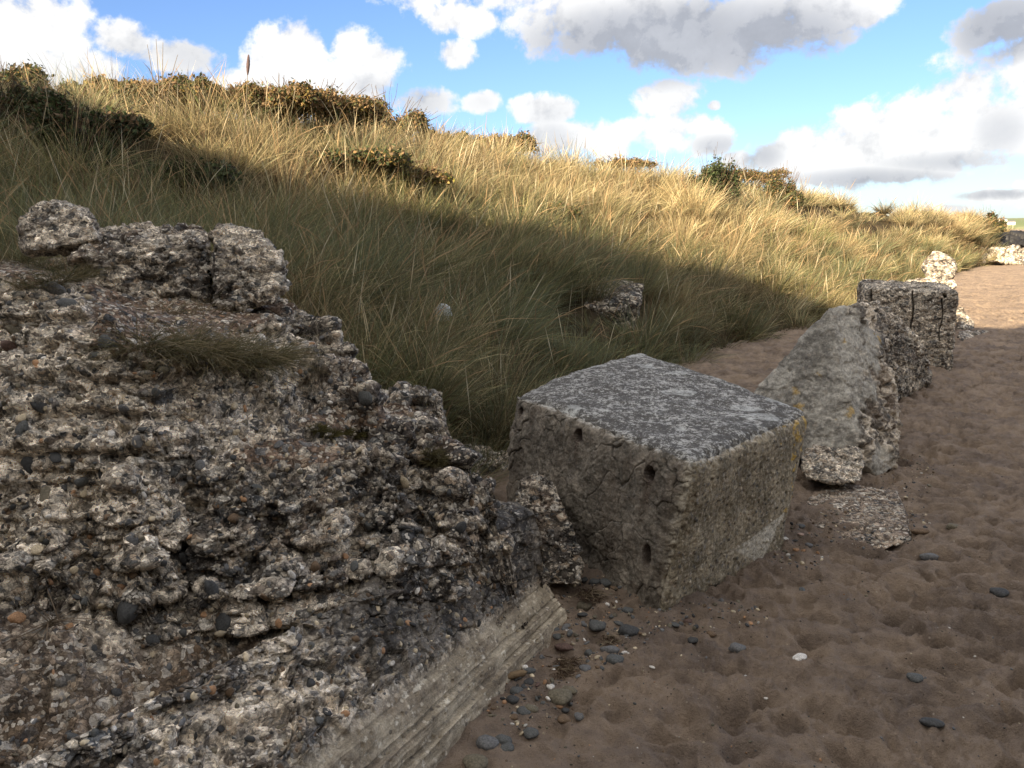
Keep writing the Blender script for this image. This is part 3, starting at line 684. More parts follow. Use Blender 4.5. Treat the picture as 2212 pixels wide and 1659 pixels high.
# rear block with three grooves
a, b_, c_, d_ = onY(1862, 618, 9.7), onY(2074, 628, 9.0), onY(2058, 800, 9.0), onY(1858, 800, 9.7)
bk_ = np.array([.35, .95, .03])
fl = a.copy(); corn = [[[d_ + [0, 0, -.1], a], [d_ + bk_, a + bk_]], [[c_ + [0, 0, -.15], b_], [c_ + bk_, b_ + bk_]]]
V, f, q = cubemesh(corn, (300, 120, 200), 14.)
me = quadmesh('tmp', V, f); N = vnorm(me)
if ((V - V.mean(0))*N).sum(1).mean() < 0: N = -N; f = f[:, ::-1]
V2, col = conglomerate(V, N, 1., .40, .22, -.06, 0.)
fr = (q[:, 1] < -.98); qx, qz = q[:, 0], q[:, 2]
for gx, z0, z1, wd, dep in ((-.80, .5, .97, .035, .09), (.09, .0, .99, .022, .07), (.68, -.1, .80, .016, .08)):
    g = fr*sstep(wd - np.abs(qx - gx + .02*np.sin(qz*9 + gx)), 0, wd*.4)*(qz > z0)*(qz < z1)
    V2 -= N*(g*dep)[:, None]; col = col*(1 - g[:, None]*.8) + np.array([.02, .017, .015])*g[:, None]*.8
hh = fr*sstep(.055 - np.sqrt((qx - .72)**2*1.3 + (qz - .90)**2*.6), 0, .02); V2 -= N*(hh*.1)[:, None]; col = col*(1 - hh[:, None]*.8) + np.array([.02, .017, .015])*hh[:, None]*.8
tag(link('notched_block', quadmesh('notched_block', V2, f, col), M_ROCK), label='rear square concrete block with three dark vertical grooves in its mottled face', cat='concrete block')
conglo_object('boulder', [PY((2002, 604, 14.8), (2044, 612, 14.6), (2060, 594, 14.8), (2067, 578, 15), (2061, 560, 15.2), (2034, 545, 15.5), (2014, 543, 15.5), (1988, 574, 15.2), (2000, 590, 16), (2060, 600, 16), (2030, 560, 16.2), (2030, 640, 15))], .035, mat=M_FAR, scl=1.6, amp=.3, cream=-.1, smooth=1,
    label='tall cream boulder in full sun at the foot of the far dune', cat='boulder')
conglo_object('stone', [PY((1950, 607, 12.6), (2025, 601, 12.6), (2034, 625, 12.4), (1945, 632, 12.4), (1960, 606, 13.2), (2030, 604, 13.2))], .03, mat=M_FAR, scl=2., amp=.4, cream=.05,
    label='flat cream stone in sun just behind the notched block, left of its neighbour', cat='stone')
conglo_object('stone', [PY((2036, 612, 12.3), (2060, 603, 12.4), (2066, 625, 12.2), (2036, 630, 12.2), (2050, 610, 12.9), (2064, 612, 12.9))], .025, mat=M_FAR, scl=2., amp=.35, cream=.05,
    label='small cream stone in sun behind the right corner of the notched block', cat='stone')
conglo_object('stone', [PY((2066, 700, 12.6), (2068, 664, 13), (2084, 668, 13), (2104, 700, 12.8), (2102, 714, 12.6), (2066, 718, 12.6), (2076, 670, 13.5), (2100, 700, 13.5))], .025, mat=M_FAR, scl=2., amp=.4, cream=.6,
    label='white crusted stone right beside the notched block on the sand', cat='stone')
conglo_object('stone', [PY((2064, 722, 11.6), (2130, 712, 12.4), (2150, 728, 12.2), (2080, 742, 11.3), (2070, 716, 12.6), (2140, 722, 12.6))], .03, mat=M_FAR, scl=1.5, amp=.3, dark=.1,
    label='flat grey stone nearly buried in shaded sand beyond the notched block', cat='stone')
print('rocks done')

# ================================================================ VEGETATION
def nrm(v): return v/np.maximum(np.linalg.norm(v, axis=-1, keepdims=True), 1e-9)
def blades(root, d, L, W, droop, col, seg=4, head=None, base_mix=.75):
    """ribbons: root (N,3), start direction d, length L, width W, droop 0..1, per blade colour -> V, faces, sizes, colours"""
    n = len(root); u = np.linspace(0, 1, seg + 1)
    hz = d.copy(); hz[:, 2] = 0; hz = nrm(hz + 1e-4)
    side = nrm(np.cross(d, rng.normal(size=(n, 3))))
    pts = []
    for ui in u:
        c = root + d*(L*ui)[:, None] + hz*(L*droop*.55*ui**2)[:, None] - np.array([0, 0, 1])*(L*droop*.75*ui**2.2)[:, None]
        pts.append(c)
    V = []; C = []
    for k, ui in enumerate(u[:-1]):
        wd = W*(1 - .55*ui) if head is None else W*np.where(head, (.5 if ui < .74 else 1.9), 1 - .55*ui)
        V += [pts[k] - side*wd[:, None]/2, pts[k] + side*wd[:, None]/2]
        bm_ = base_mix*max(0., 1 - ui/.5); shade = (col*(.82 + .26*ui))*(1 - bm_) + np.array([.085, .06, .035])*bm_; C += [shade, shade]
    V.append(pts[-1]); C.append(col*1.05)
    m_ = len(V); V = np.stack(V, 1).reshape(-1, 3); C = np.stack(C, 1).reshape(-1, 3)
    base = (np.arange(n)*m_)[:, None]
    q = []
    for k in range(seg - 1): q.append(np.array([2*k, 2*k + 1, 2*k + 3, 2*k + 2]))
    Q4 = (base[:, :, None] + np.array(q)[None]).reshape(n, -1); T3 = base + np.array([[2*seg - 2, 2*seg - 1, 2*seg]])
    ff = np.concatenate([Q4, T3], 1).ravel(); sizes = np.tile(np.array([4]*(seg - 1) + [3]), n)
    return V, ff, sizes, C
def blade_object(name, args, mat, **k):
    V, ff, sz, C = blades(*args)
    return link(name, rawmesh(name, V, ff, sz, C), mat, smooth=False, **k)
def leafmat(name, trans=.35, rough=.6):
    m = bpy.data.materials.new(name); m.use_nodes = True; t = NT(m.node_tree); b = m.node_tree.nodes['Principled BSDF']
    c = attr(t).outputs['Color']; t.l.new(c, b.inputs['Base Color']); b.inputs['Roughness'].default_value = rough; b.inputs['Specular IOR Level'].default_value = .25
    tr = t.new('ShaderNodeBsdfTranslucent'); t.l.new(c, tr.inputs[0])
    mx = t.new('ShaderNodeMixShader'); mx.inputs[0].default_value = trans
    t.l.new(b.outputs[0], mx.inputs[1]); t.l.new(tr.outputs[0], mx.inputs[2]); t.l.new(mx.outputs[0], m.node_tree.nodes['Material Output'].inputs[0])
    return m
M_GRASS = leafmat('marram_grass', .35); M_LEAF = leafmat('bramble_leaf', .3)
STRAW = np.array([.76, .63, .38]); GREEN = np.array([.17, .21, .095]); OLIVE = np.array([.38, .34, .15]); BROWN = np.array([.27, .18, .10]); GREY = np.array([.22, .25, .15])
# candidate tuft places on the dune, weighted by area over distance
NC = 400000
s_ = rng.random(NC); t_ = rng.random(NC)*1.45 - .03; DP = dune(s_, t_)
eps = 1e-3; a_ = dune(s_ + eps, t_) - DP; b_ = dune(s_, t_ + eps) - DP
area = np.linalg.norm(np.cross(a_, b_), axis=1)/eps**2
px, py, dd = project(DP); inside = (px > -260) & (px < 2420) & (DP[:, 1] > 2.5)
wgt = area*inside/np.maximum(dd, 4)**1.55*np.where(t_ > 1.02, .35, 1)
# bare places: the sandy track up the far dune, thin ground at the foot, some gaps
bare = (((px - 1880)/70)**2 + ((py - 500)/42)**2 < 1) | (((px - 1760)/90)**2 + ((py - 470)/22)**2 < 1) | (((px - 1270)/125)**2 + ((py - 705)/50)**2 < 1) | (((px - 957)/26)**2 + ((py - 715)/34)**2 < 1)
thin = sstep(fbm(DP*1.9 + 60, 3), -.22, .12)*(.25 + .75*sstep(t_, -.02, .08))
BUSHPX = [(15, 215, 80, 28), (260, 222, 110, 18), (400, 240, 70, 22), (530, 245, 90, 22), (680, 248, 125, 30), (830, 280, 85, 38), (955, 300, 45, 18), (1080, 305, 55, 20), (740, 385, 110, 16), (880, 408, 70, 18), (1540, 415, 44, 38), (1620, 385, 60, 14), (1690, 425, 30, 30), (205, 385, 40, 38), (60, 290, 80, 34), (420, 425, 70, 24), (170, 320, 130, 40), (330, 330, 100, 30)]
inb = np.zeros(NC, bool)
for (bx_, by_, bw, bh) in BUSHPX: inb |= (np.abs(px - bx_) < bw*.95) & (py > by_ - bh) & (py < by_ + bh*.8 + 420/np.maximum(dd, 4))
wgt = wgt*np.where(bare, .06, 1)*(.13 + .87*thin)*np.where(inb, .16, 1)
NTUFT = 6400
idx = rng.choice(NC, NTUFT, replace=False, p=wgt/wgt.sum())
TP = DP[idx]; TT = t_[idx]; TPX, TPY, TD = px[idx], py[idx], dd[idx]
def zone(P, sc1, seed): return fbm(P*sc1 + seed, 3)
bigt = rng.random(NTUFT) < .17
tsz = np.where(bigt, 1.35 + .75*rng.random(NTUFT), .45 + .35*rng.random(NTUFT))
per = np.clip(100*tsz**1.35*(.6 + .8*rng.random(NTUFT)), 24, 290).astype(int)
rid = np.repeat(np.arange(NTUFT), per); nb = len(rid)
tr_ = (.05 + .10*rng.random(NTUFT))*tsz*(1 + TD*.02)
ang = rng.random(nb)*2*np.pi; rad = np.sqrt(rng.random(nb))
off = np.stack([np.cos(ang), np.sin(ang), 0*ang], -1)
root = TP[rid] + off*(rad*tr_[rid])[:, None]; root[:, 2] -= .03
tl = (.30 + .29*tsz)*(1 + .3*zone(TP, .7, 5)) * np.where(TT < .12, .8, 1)*np.where(TT > 1, .75, 1)
Lb = tl[rid]*(.45 + .65*rng.random(nb)); Lb = Lb*np.where(Lb.mean() > 0, 1, 1)
lean = .04 + np.where(bigt[rid], .80, 1.1)*rad**1.2 + .12*rng.random(nb)
wind = np.array([-.12, .05, 0])
tdir = rng.normal(size=(NTUFT, 3))*.20
d = nrm(np.array([0, 0, 1.]) + off*lean[:, None]*.8 + wind*.8 + tdir[rid]*np.array([1, 1, 0]) + rng.normal(size=(nb, 3))*.13)
droop = np.clip(.04 + .50*rng.random(nb)**2.4 + .26*rad**2, 0, 1)*np.where(TT[rid] < .15, 1.15, 1)
Wd = np.clip(.0020 + .00030*TD[rid], .003, .018)*(.7 + .6*rng.random(nb))
# straw above, greener towards the hollow; patches of each
zt = zone(TP, .45, 9) + .5*zone(TP, 1.7, 3)
g = np.clip(.46 + np.where(bigt, .9*(rng.random(NTUFT) - .45), 0) - 1.1*zt + .30 - .58*sstep(TT, .30, .78), .04, .95)
r1 = rng.random(nb)[:, None]; r2 = rng.random((nb, 1))
cb_ = np.where(r1 < g[rid][:, None], GREEN*(1 - r2) + OLIVE*r2, STRAW*(1 - .5*r2) + OLIVE*.5*r2)
cb_ = np.where(rng.random((nb, 1)) < .14, BROWN, cb_); cb_ = np.where(rng.random((nb, 1)) < (.10 + .22*(zt[rid][:, None] < -.1) + .22*(TT[rid][:, None] < .45)), GREY, cb_)
redd = (sstep(zone(TP, .6, 77), .12, .3)[rid][:, None])*.35; cb_ = cb_*(1 - redd) + redd*np.array([.36, .23, .13])
cb_ = cb_*(.65 + .5*rng.random((nb, 1)))*(.42 + .95*rng.random(NTUFT))[rid][:, None]
head = (rng.random(nb) < .010) & (TT[rid] > .04)
Lb = np.where(head, tl[rid]*1.2, Lb); cb_ = np.where(head[:, None], np.array([.45, .31, .17]), cb_)
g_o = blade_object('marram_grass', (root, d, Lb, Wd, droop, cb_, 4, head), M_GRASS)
tag(g_o, label='marram grass covering the dune, straw coloured above and greener in the shade', cat='grass', kind='stuff')
ids = rng.choice(NTUFT, 5200, p=np.where(TT > .5, 1., .45)/np.where(TT > .5, 1., .45).sum()); rs = TP[ids] + rng.normal(size=(5200, 3))*np.array([.12, .12, 0]); rs[:, 2] -= .03
ds = nrm(np.array([-.03, .0, 1.]) + rng.normal(size=(5200, 3))*np.array([.24, .24, .05])); cs = np.array([(.70, .58, .38), (.52, .40, .24), (.78, .70, .50), (.30, .20, .12)])[rng.integers(0, 4, 5200)]*(.6 + .5*rng.random((5200, 1)))
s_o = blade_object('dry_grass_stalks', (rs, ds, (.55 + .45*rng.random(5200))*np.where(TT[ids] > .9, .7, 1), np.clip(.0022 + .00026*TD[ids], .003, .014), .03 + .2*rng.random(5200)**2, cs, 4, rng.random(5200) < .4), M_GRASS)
tag(s_o, label='pale dry flowering stalks standing above the marram grass', cat='grass', kind='stuff')
# short dense undergrowth so soil shows only in gaps
idx2 = rng.choice(NC, 50000, replace=False, p=wgt/wgt.sum())
r0 = DP[idx2]; n2 = len(idx2)
d2 = nrm(np.array([.15, 0, .8]) + rng.normal(size=(n2, 3))*.45); d2[:, 2] = np.abs(d2[:, 2]) + .1
z2 = zone(r0, .5, 9)[:, None]; c2_ = np.where(rng.random((n2, 1)) < .5 - z2, np.array([.14, .115, .06]), np.array([.24, .18, .09]))*(.5 + .7*rng.random((n2, 1)))
u_o = blade_object('thatch', (r0, d2, .12 + .22*rng.random(n2), np.clip(.004 + .0006*dd[idx2], .005, .03), .3 + .5*rng.random(n2), c2_, 3), M_GRASS)
tag(u_o, label='matted dead grass thatch lying between the marram tufts', cat='grass', kind='stuff')
print('grass', nb)

DV = DG.reshape(-1, 3)
def dune_at(dx, dy, lift=.0):
    up = DV + np.array([0, 0, lift]); return DV[hit(up, dx, dy, 9)].copy()
def leaves(c, rx, ry, rz, n, size, cols, shell=.45, seed=0, lump=.35):
    r = np.random.default_rng(seed)
    nl = 9; lc_ = np.stack([np.linspace(-.8, .8, nl) + r.normal(size=nl)*.08, r.normal(size=nl)*.35, r.random(nl)*.5 - .35], 1)
    lr_ = np.stack([.22 + .16*r.random(nl), .40 + .3*r.random(nl), .35 + .45*r.random(nl)], 1); li = r.integers(0, nl, n)
    v = nrm(r.normal(size=(n, 3))); v[:, 2] = np.where(v[:, 2] < -.3, -v[:, 2], v[:, 2])
    rr = (1 - shell*r.random(n)**1.4 + .25*(r.random(n) < .12)*r.random(n))*(1 + lump*fbm(v*2.1 + seed*3.7 + li[:, None], 3)*1.6)
    p = np.array(c) + (lc_[li] + v*rr[:, None]*lr_[li])*np.array([rx, ry, rz]) + r.normal(size=(n, 3))*.02
    a = nrm(r.normal(size=(n, 3))); b = nrm(np.cross(a, r.normal(size=(n, 3))))
    s = (size*(.5 + r.random(n)))[:, None]
    V = np.stack([p - a*s, p - b*s*.55, p + a*s, p + b*s*.55], 1).reshape(-1, 3)
    k = r.random(n); cc = np.array(cols)[(r.random(n)**1.3*len(cols)).astype(int)]*(.6 + .8*k[:, None])
    f = np.arange(4*n)
    return V, f, np.full(n, 4), np.repeat(cc, 4, 0)
def tubes(paths, rad, sides=5):
    V = []; Fc = []; off = 0
    for path, r in zip(paths, rad):
        P = np.array(path); T = np.gradient(P, axis=0); T = nrm(T); up = np.array([.3, .2, .93]); A1 = nrm(np.cross(T, up)); B1 = np.cross(T, A1)
        rr = np.linspace(r, r*.4, len(P))
        for k in range(sides):
            a = 2*math.pi*k/sides; V.append(P + (A1*math.cos(a) + B1*math.sin(a))*rr[:, None])
        n = len(P)
        for k in range(sides):
            k2 = (k + 1) % sides
            for i in range(n - 1): Fc.append((off + k*n + i, off + k2*n + i, off + k2*n + i + 1, off + k*n + i + 1))
        off += sides*n
    return np.concatenate(V), np.array(Fc)
def plainmat(name, colr, rough=.8, nscale=40, var=.35, spec=.3):
    m, t, b, tc = material(name, rough, spec); n = t.noise(tc, nscale, 4, .65)
    t.l.new(t.vm('SCALE', tuple(colr), t.lin(n, .3, .7, 1 - var, 1 + var)), b.inputs['Base Color']); bump(t, b, n, .4, .004)
    return m
M_STEM = plainmat('woody_stem', (.12, .08, .05))
BR = [np.array([.22, .15, .085]), np.array([.16, .11, .06]), np.array([.10, .10, .045]), np.array([.30, .20, .10]), np.array([.07, .085, .035]), np.array([.26, .19, .06])]
GRN = [np.array([.06, .085, .035]), np.array([.045, .06, .03]), np.array([.10, .12, .05]), np.array([.05, .045, .03])]
def bush(dx, dy, w, h, label, cols=BR, n=7000, size=.018, seed=1, dist=None, grp='bramble bushes on the dune', flat=1.):
    c = dune_at(dx, dy + h*.9 + 12) if dist is None else onY(dx, dy + h*.9, dist)
    sc_ = project(c[None])[2][0]/F*K
    rx, rz = w*sc_*1.08, h*sc_*1.75*flat; ry = min(rx*.6, .9)
    t0 = empty('bramble_bush', tuple(c), label=label, cat='bush', group=grp)
    up = np.array([0, 0, max(h, 14)*sc_*.9*flat + .22])
    V, f, sz, C = leaves(up, rx, ry, rz, int(n*1.7), size*(1 + project(c[None])[2][0]*.02), cols, seed=seed)
    link('foliage', rawmesh('foliage', V, f, sz, C), M_LEAF, t0, smooth=False)
    r = np.random.default_rng(seed); paths = []
    for i in range(60):
        a = r.normal(size=3); a[2] = abs(a[2]) + .2; a = a/np.linalg.norm(a)*(1.15 + .3*r.random()); e = a*np.array([rx, ry, rz])
        paths.append([(e + up)*q + np.array([0, 0, -.05 + .08*math.sin(q*3)]) + r.normal(size=3)*.015 for q in np.linspace(0, 1, 6)])
    V, Fq = tubes(paths, [.006]*len(paths), 4); link('stems', quadmesh('stems', V, Fq), M_STEM, t0)
    return t0
bush(15, 215, 80, 28, 'dark bramble clump on the crest at the far left edge', GRN + BR, seed=2)
bush(260, 222, 110, 18, 'low sunlit brown bramble on the crest under the tall bare stems', seed=3)
bush(400, 240, 70, 22, 'shaded bramble hump on the crest left of the upright seed spike', GRN + BR, seed=4)
bush(530, 245, 90, 22, 'brown bramble on the crest directly below the upright seed spike', seed=5)
bush(680, 248, 125, 30, 'broad brown bramble mound on the crest below the big white cloud', n=8500, seed=6)
bush(830, 280, 85, 38, 'tall dark rounded bramble mound where the crest steps down', BR + GRN, n=7500, seed=7)
bush(955, 300, 45, 18, 'small dark bramble in the dip between two crest mounds', GRN + BR, seed=8)
bush(1080, 305, 75, 22, 'golden brown bramble knoll right of the crest dip', seed=9, n=4200)
bush(740, 385, 130, 16, 'dark low bramble band along the shadow edge half way up the dune', GRN + BR, n=5200, seed=10)
bush(880, 408, 80, 20, 'yellowing bramble on the slope at the edge of the shadow', BR + [np.array([.30, .27, .06])], n=4200, seed=11)
bush(1540, 415, 48, 40, 'dark green bush casting a shadow on the right hand slope', GRN, n=6500, seed=12)
bush(1620, 385, 70, 14, 'brown bramble trailing over the right hand crest', seed=13, n=3200)
bush(1690, 425, 35, 32, 'narrow dark bramble beside the right hand crest hump', GRN + BR, n=3000, seed=14)
bush(205, 385, 45, 42, 'dark leafy bramble in the shaded grass above the pale boulder', GRN, n=3000, size=.022, seed=15)
bush(420, 425, 90, 26, 'dark straggling bramble in the shade above the mottled boulder', GRN, n=3000, seed=16)
bush(330, 345, 110, 30, 'dark scrub at the shadow edge on the upper left slope', GRN + BR[:2], n=5000, seed=25)
bush(170, 320, 130, 40, 'large dark bramble in the middle of the shaded upper left slope', GRN + BR[:2], n=9000, seed=21)
bush(600, 246, 80, 26, 'brown bramble on the crest between the seed spike and the broad mound', n=6000, seed=22)
bush(765, 262, 70, 28, 'brown bramble on the crest joining the broad mound to the tall dark one', n=5500, seed=23)
bush(335, 232, 60, 20, 'sunlit brown bramble around the feet of the bare stems', n=4000, seed=24)
bush(60, 290, 90, 34, 'dark bramble spreading down the shaded slope at the far left', GRN + BR[:3], n=5000, seed=19)
bush(1350, 330, 60, 12, 'thin brown bramble stems on the crest below the towering cloud', n=1500, seed=20)
bush(1190, 480, 60, 12, 'small dark bramble near the middle of the dune face', GRN + BR, n=2200, seed=17)
bush(2135, 485, 30, 22, 'dark scrub at the far end of the dune above the black ledge', GRN + BR, n=1800, size=.04, seed=18)

M_REED = plainmat('dry_reed', (.16, .13, .09)); M_SPIKE = plainmat('seed_spike', (.10, .07, .07), nscale=120)
def stalk(x0, y0, x1, y1, label, dist=8.2, bend=0., r=.0055, spike=False):
    a, b = onY(x0, y0, dist), onY(x1, y1, dist); mid = (a + b)/2 + np.array([bend, 0, 0])
    t0 = empty('grass_stalk', tuple(a), label=label, cat='grass stalk', group='tall stalks on the dune crest')
    P = [(1-q)**2*a + 2*q*(1-q)*mid + q*q*b - a for q in np.linspace(0, 1, 9)]
    V, Fq = tubes([P], [r], 5); link('stem', quadmesh('stem', V, Fq), M_REED, t0)
    if spike:
        top, low = P[-1], P[-1]*.76 + P[0]*.24
        Pp = [low + (top - low)*q for q in np.linspace(0, 1, 14)]; V, Fq = tubes([Pp], [1], 8)
        V = V.reshape(8, 14, 3); prof = (np.sin(np.linspace(.12, 3.0, 14))**.6*.016)[None, :, None]; cen = np.array(Pp)[None]
        V = cen + nrm(V - cen + 1e-9)*prof*(1 + .2*rng.random((8, 14, 1))); link('seed_head', quadmesh('seed_head', V.reshape(-1, 3), Fq), M_SPIKE, t0)
stalk(528, 300, 537, 118, 'single upright stalk with a dark spiky seed head against the white cloud', spike=True)
stalk(345, 250, 337, 84, 'tallest of the thin bare stems rising above the crest', bend=.01)
stalk(350, 250, 352, 92, 'thin straight bare stem just right of the tallest one')
stalk(335, 245, 318, 96, 'thin bare stem leaning left beside the tallest one', bend=.03)
stalk(358, 250, 384, 118, 'thin bare stem leaning right of the stem cluster', bend=-.04)
stalk(80, 260, 83, 168, 'short dark stem on the crest near the left edge', r=.006)
stalk(145, 260, 150, 195, 'short brown stem on the crest between left bramble and grass', r=.006)

# ---- grass growing on the rock ledges
AV = [MASSV]
def tuft(spots, label, L=.16, n=260, cols=None, spread=.05, droop=.9, name='grass_tuft', cloudV=None, grp='grass tufts on the rock ledges', towards=(.3, -.5)):
    R_, D_, L_, W_, DR, C_ = [], [], [], [], [], []
    base = None
    for (dx, dy) in spots:
        p = MASSV[hit(MASSV, dx, dy, 6)]; base = p if base is None else base
        a = rng.random(n)*2*np.pi; rr = np.sqrt(rng.random(n)); o_ = np.stack([np.cos(a), np.sin(a), 0*a], -1)
        R_.append(p + o_*(rr*spread)[:, None] - np.array([0, 0, .012]) - base)
        D_.append(nrm(np.array([towards[0], towards[1], .75]) + o_*.6 + rng.normal(size=(n, 3))*.3)); L_.append(L*(.4 + .8*rng.random(n)))
    n_ = n*len(spots); cols = cols or [(.10, .095, .04), (.16, .13, .06), (.07, .075, .03), (.24, .19, .10)]
    C_ = np.array(cols)[rng.integers(0, len(cols), n_)]*(.7 + .6*rng.random((n_, 1)))
    o = blade_object(name, (np.concatenate(R_), np.concatenate(D_), np.concatenate(L_), np.full(n_, .0022), droop*(.4 + .7*rng.random(n_)), C_, 4), M_GRASS, loc=tuple(base))
    return tag(o, label=label, cat='grass', group=grp)
tuft([(x, y) for x, y in ((300, 745), (340, 752), (380, 760), (420, 768), (460, 775), (500, 780), (540, 782), (575, 785), (400, 740), (470, 755), (530, 765), (590, 770))], 'long mat of dark drooping grass along the lip of the sandy ledge', L=.21, n=210, spread=.07, droop=.75, cols=[(.12, .105, .045), (.20, .16, .08), (.09, .09, .035), (.34, .27, .15)])
tuft([(60, 560), (100, 575), (40, 530), (130, 600), (80, 610), (160, 590)], 'thin dark grass on the ledge below the pale rounded boulder', L=.13, n=300, spread=.08, droop=.6)
tuft([(400, 672), (440, 668), (360, 668)], 'sparse wispy grass at the foot of the mottled boulder', L=.16, n=60, spread=.07, droop=.5, cols=[(.26, .21, .12), (.15, .13, .07)])
tuft([(690, 925), (715, 930), (745, 932), (770, 935)], 'mossy olive tuft on the small middle ledge', L=.035, n=500, spread=.03, droop=.4, cols=[(.14, .12, .04), (.10, .09, .035)])
tuft([(935, 975), (950, 985), (940, 1000)], 'small olive tuft at the notch in the right edge of the conglomerate', L=.05, n=300, spread=.022, droop=.5, cols=[(.16, .13, .06), (.10, .09, .04)])
print('veg done')

# =============================================== EMBEDDED COBBLES, PARTS OF THEIR ROCK
import bmesh
def pebble_mesh(seed, flat=(1, .7, .42), sub=3):
    bm = bmesh.new(); bmesh.ops.create_icosphere(bm, subdivisions=sub, radius=1)
    V = np.array([v.co[:] for v in bm.verts]); r = np.random.default_rng(seed)
    d = 1 + .34*fbm(V*.9 + seed*5.1, 2) + .05*fbm(V*3 + seed, 2)
    V = V*d[:, None]*np.array(flat)
    for v, c in zip(bm.verts, V): v.co = c
    me = bpy.data.meshes.new('pebble'); bm.to_mesh(me); bm.free()
    me.polygons.foreach_set('use_smooth', np.ones(len(me.polygons), bool)); return me
PCOL = {'slate': (.105, .108, .105), 'dark': (.065, .066, .066), 'grey': (.15, .15, .15), 'brown': (.16, .11, .07), 'olive': (.16, .14, .10), 'orange': (.40, .235, .13), 'cream': (.55, .46, .32), 'white': (.66, .63, .58), 'red': (.13, .085, .07), 'pink': (.42, .30, .24)}
PM = {}
for k, c in PCOL.items(): PM[k] = plainmat(k + '_pebble', c, .75, 5, .5, .25)
PME = {}
def pmesh(kind, v):
    if (kind, v) not in PME:
        me = pebble_mesh(v, [(1, .7, .42), (1, .8, .55), (1, .55, .35), (1, .9, .5), (1, .5, .45)][v % 5]); me.materials.append(PM[kind]); PME[(kind, v)] = me
    return PME[(kind, v)]
from mathutils import Matrix, Euler
def place(name, me, p, size, n=None, spin=0., parent=None, tilt=0.):
    o = bpy.data.objects.new(name, me); COL.objects.link(o)
    n = Vector(n if n is not None else (0, 0, 1)); q = n.to_track_quat('Z', 'X').to_matrix().to_4x4()
    M = Matrix.Translation(Vector(p)) @ q @ Matrix.Rotation(spin, 4, 'Z') @ Matrix.Rotation(tilt, 4, 'X') @ Matrix.Scale(size, 4)
    if parent is not None: o.parent = parent
    o.matrix_basis = M
    return o
MN = vnorm(big_rock.data); MALL = vco(big_rock.data)
if (MN[:, 2].mean()) < 0: MN = -MN
mpx, mpy, md = project(MALL)
vis = (mpx > -40) & (mpx < 1130) & (mpy > 440) & (mpy < 1660) & (MALL[:, 2] > 0)
tocam = nrm(C0 - MALL); vis &= ((MN*tocam).sum(1) > .15)
SVv = vco(slab.data); SNn = vnorm(slab.data)
if SNn[ns_//2*np_ + np_//2, 2] < 0: SNn = -SNn
kinds = ['dark', 'slate', 'slate', 'grey', 'brown', 'olive', 'cream', 'orange', 'grey', 'grey', 'dark', 'brown', 'olive', 'cream', 'dark', 'olive', 'brown', 'white']
def put_on(V, N, dx, dy, parent, kind, v, size, spin, sink=.35, flatn=None):
    i = hit(V, dx, dy, 5)
    V2_, N2_, p2_ = (SVv, SNn, slab) if parent is big_rock else (MALL, MN, big_rock); j = hit(V2_, dx, dy, 5)
    if np.linalg.norm(V2_[j] - C0) < np.linalg.norm(V[i] - C0) - .01 and abs(project(V2_[j:j+1])[0][0] - dx) < 6: V, N, i, parent = V2_, N2_, j, p2_
    n = N[i]
    if flatn is not None: n = nrm(np.array(flatn, float))
    place('pebble', pmesh(kind, v), V[i] - N[i]*size*sink*.55, size, n, spin, parent)
# the ones that stand out in the photograph
for dx, dy, k, v, sz, sp in ((97, 1068, 'olive', 2, .034, .3), (180, 1040, 'slate', 1, .022, 1.3), (185, 1065, 'cream', 3, .012, 0), (228, 735, 'slate', 1, .026, 0), (205, 760, 'slate', 0, .02, 1), (65, 700, 'olive', 2, .035, 1.2), (35, 712, 'olive', 2, .036, .9),
    (120, 625, 'grey', 0, .045, 1.1), (140, 650, 'slate', 2, .04, 1.4), (105, 690, 'slate', 2, .03, 1.5), (20, 745, 'red', 1, .03, 1), (335, 850, 'slate', 0, .018, 0), (332, 815, 'orange', 3, .009, 0), (340, 832, 'white', 3, .010, 1),
    (790, 862, 'slate', 3, .032, 1.2), (790, 1140, 'slate', 3, .020, .2), (697, 1118, 'cream', 2, .013, .5), (600, 955, 'grey', 1, .020, 0), (300, 950, 'grey', 1, .022, .2), (270, 885, 'grey', 1, .018, 1.3), (410, 885, 'cream', 3, .012, 1), (412, 905, 'orange', 3, .010, 0),
    (430, 1000, 'grey', 1, .020, .3), (240, 1110, 'slate', 2, .016, 0), (505, 1115, 'brown', 1, .022, 1.2), (280, 1170, 'grey', 1, .024, 0), (750, 1200, 'orange', 3, .012, .6), (630, 1245, 'white', 2, .018, .6), (686, 1225, 'brown', 1, .02, 0), (760, 1222, 'slate', 1, .02, .8),
    (165, 1230, 'cream', 3, .012, 0), (650, 803, 'orange', 3, .011, 0), (638, 804, 'white', 3, .010, 0), (1000, 1140, 'dark', 3, .022, 0), (875, 1040, 'cream', 2, .026, .5), (725, 950, 'cream', 2, .012, 0), (240, 930, 'white', 2, .022, 0), (325, 955, 'cream', 3, .011, 0),
    (60, 1005, 'dark', 1, .03, .4), (120, 980, 'dark', 2, .03, .5), (45, 920, 'slate', 0, .03, 0), (85, 875, 'dark', 2, .035, 1.0), (400, 1210, 'dark', 2, .025, .5), (460, 1270, 'dark', 2, .035, .4), (210, 1235, 'orange', 1, .014, 0), (560, 1050, 'slate', 2, .02, 1)):
    put_on(MALL, MN, dx, dy, big_rock, k, v, sz, sp)
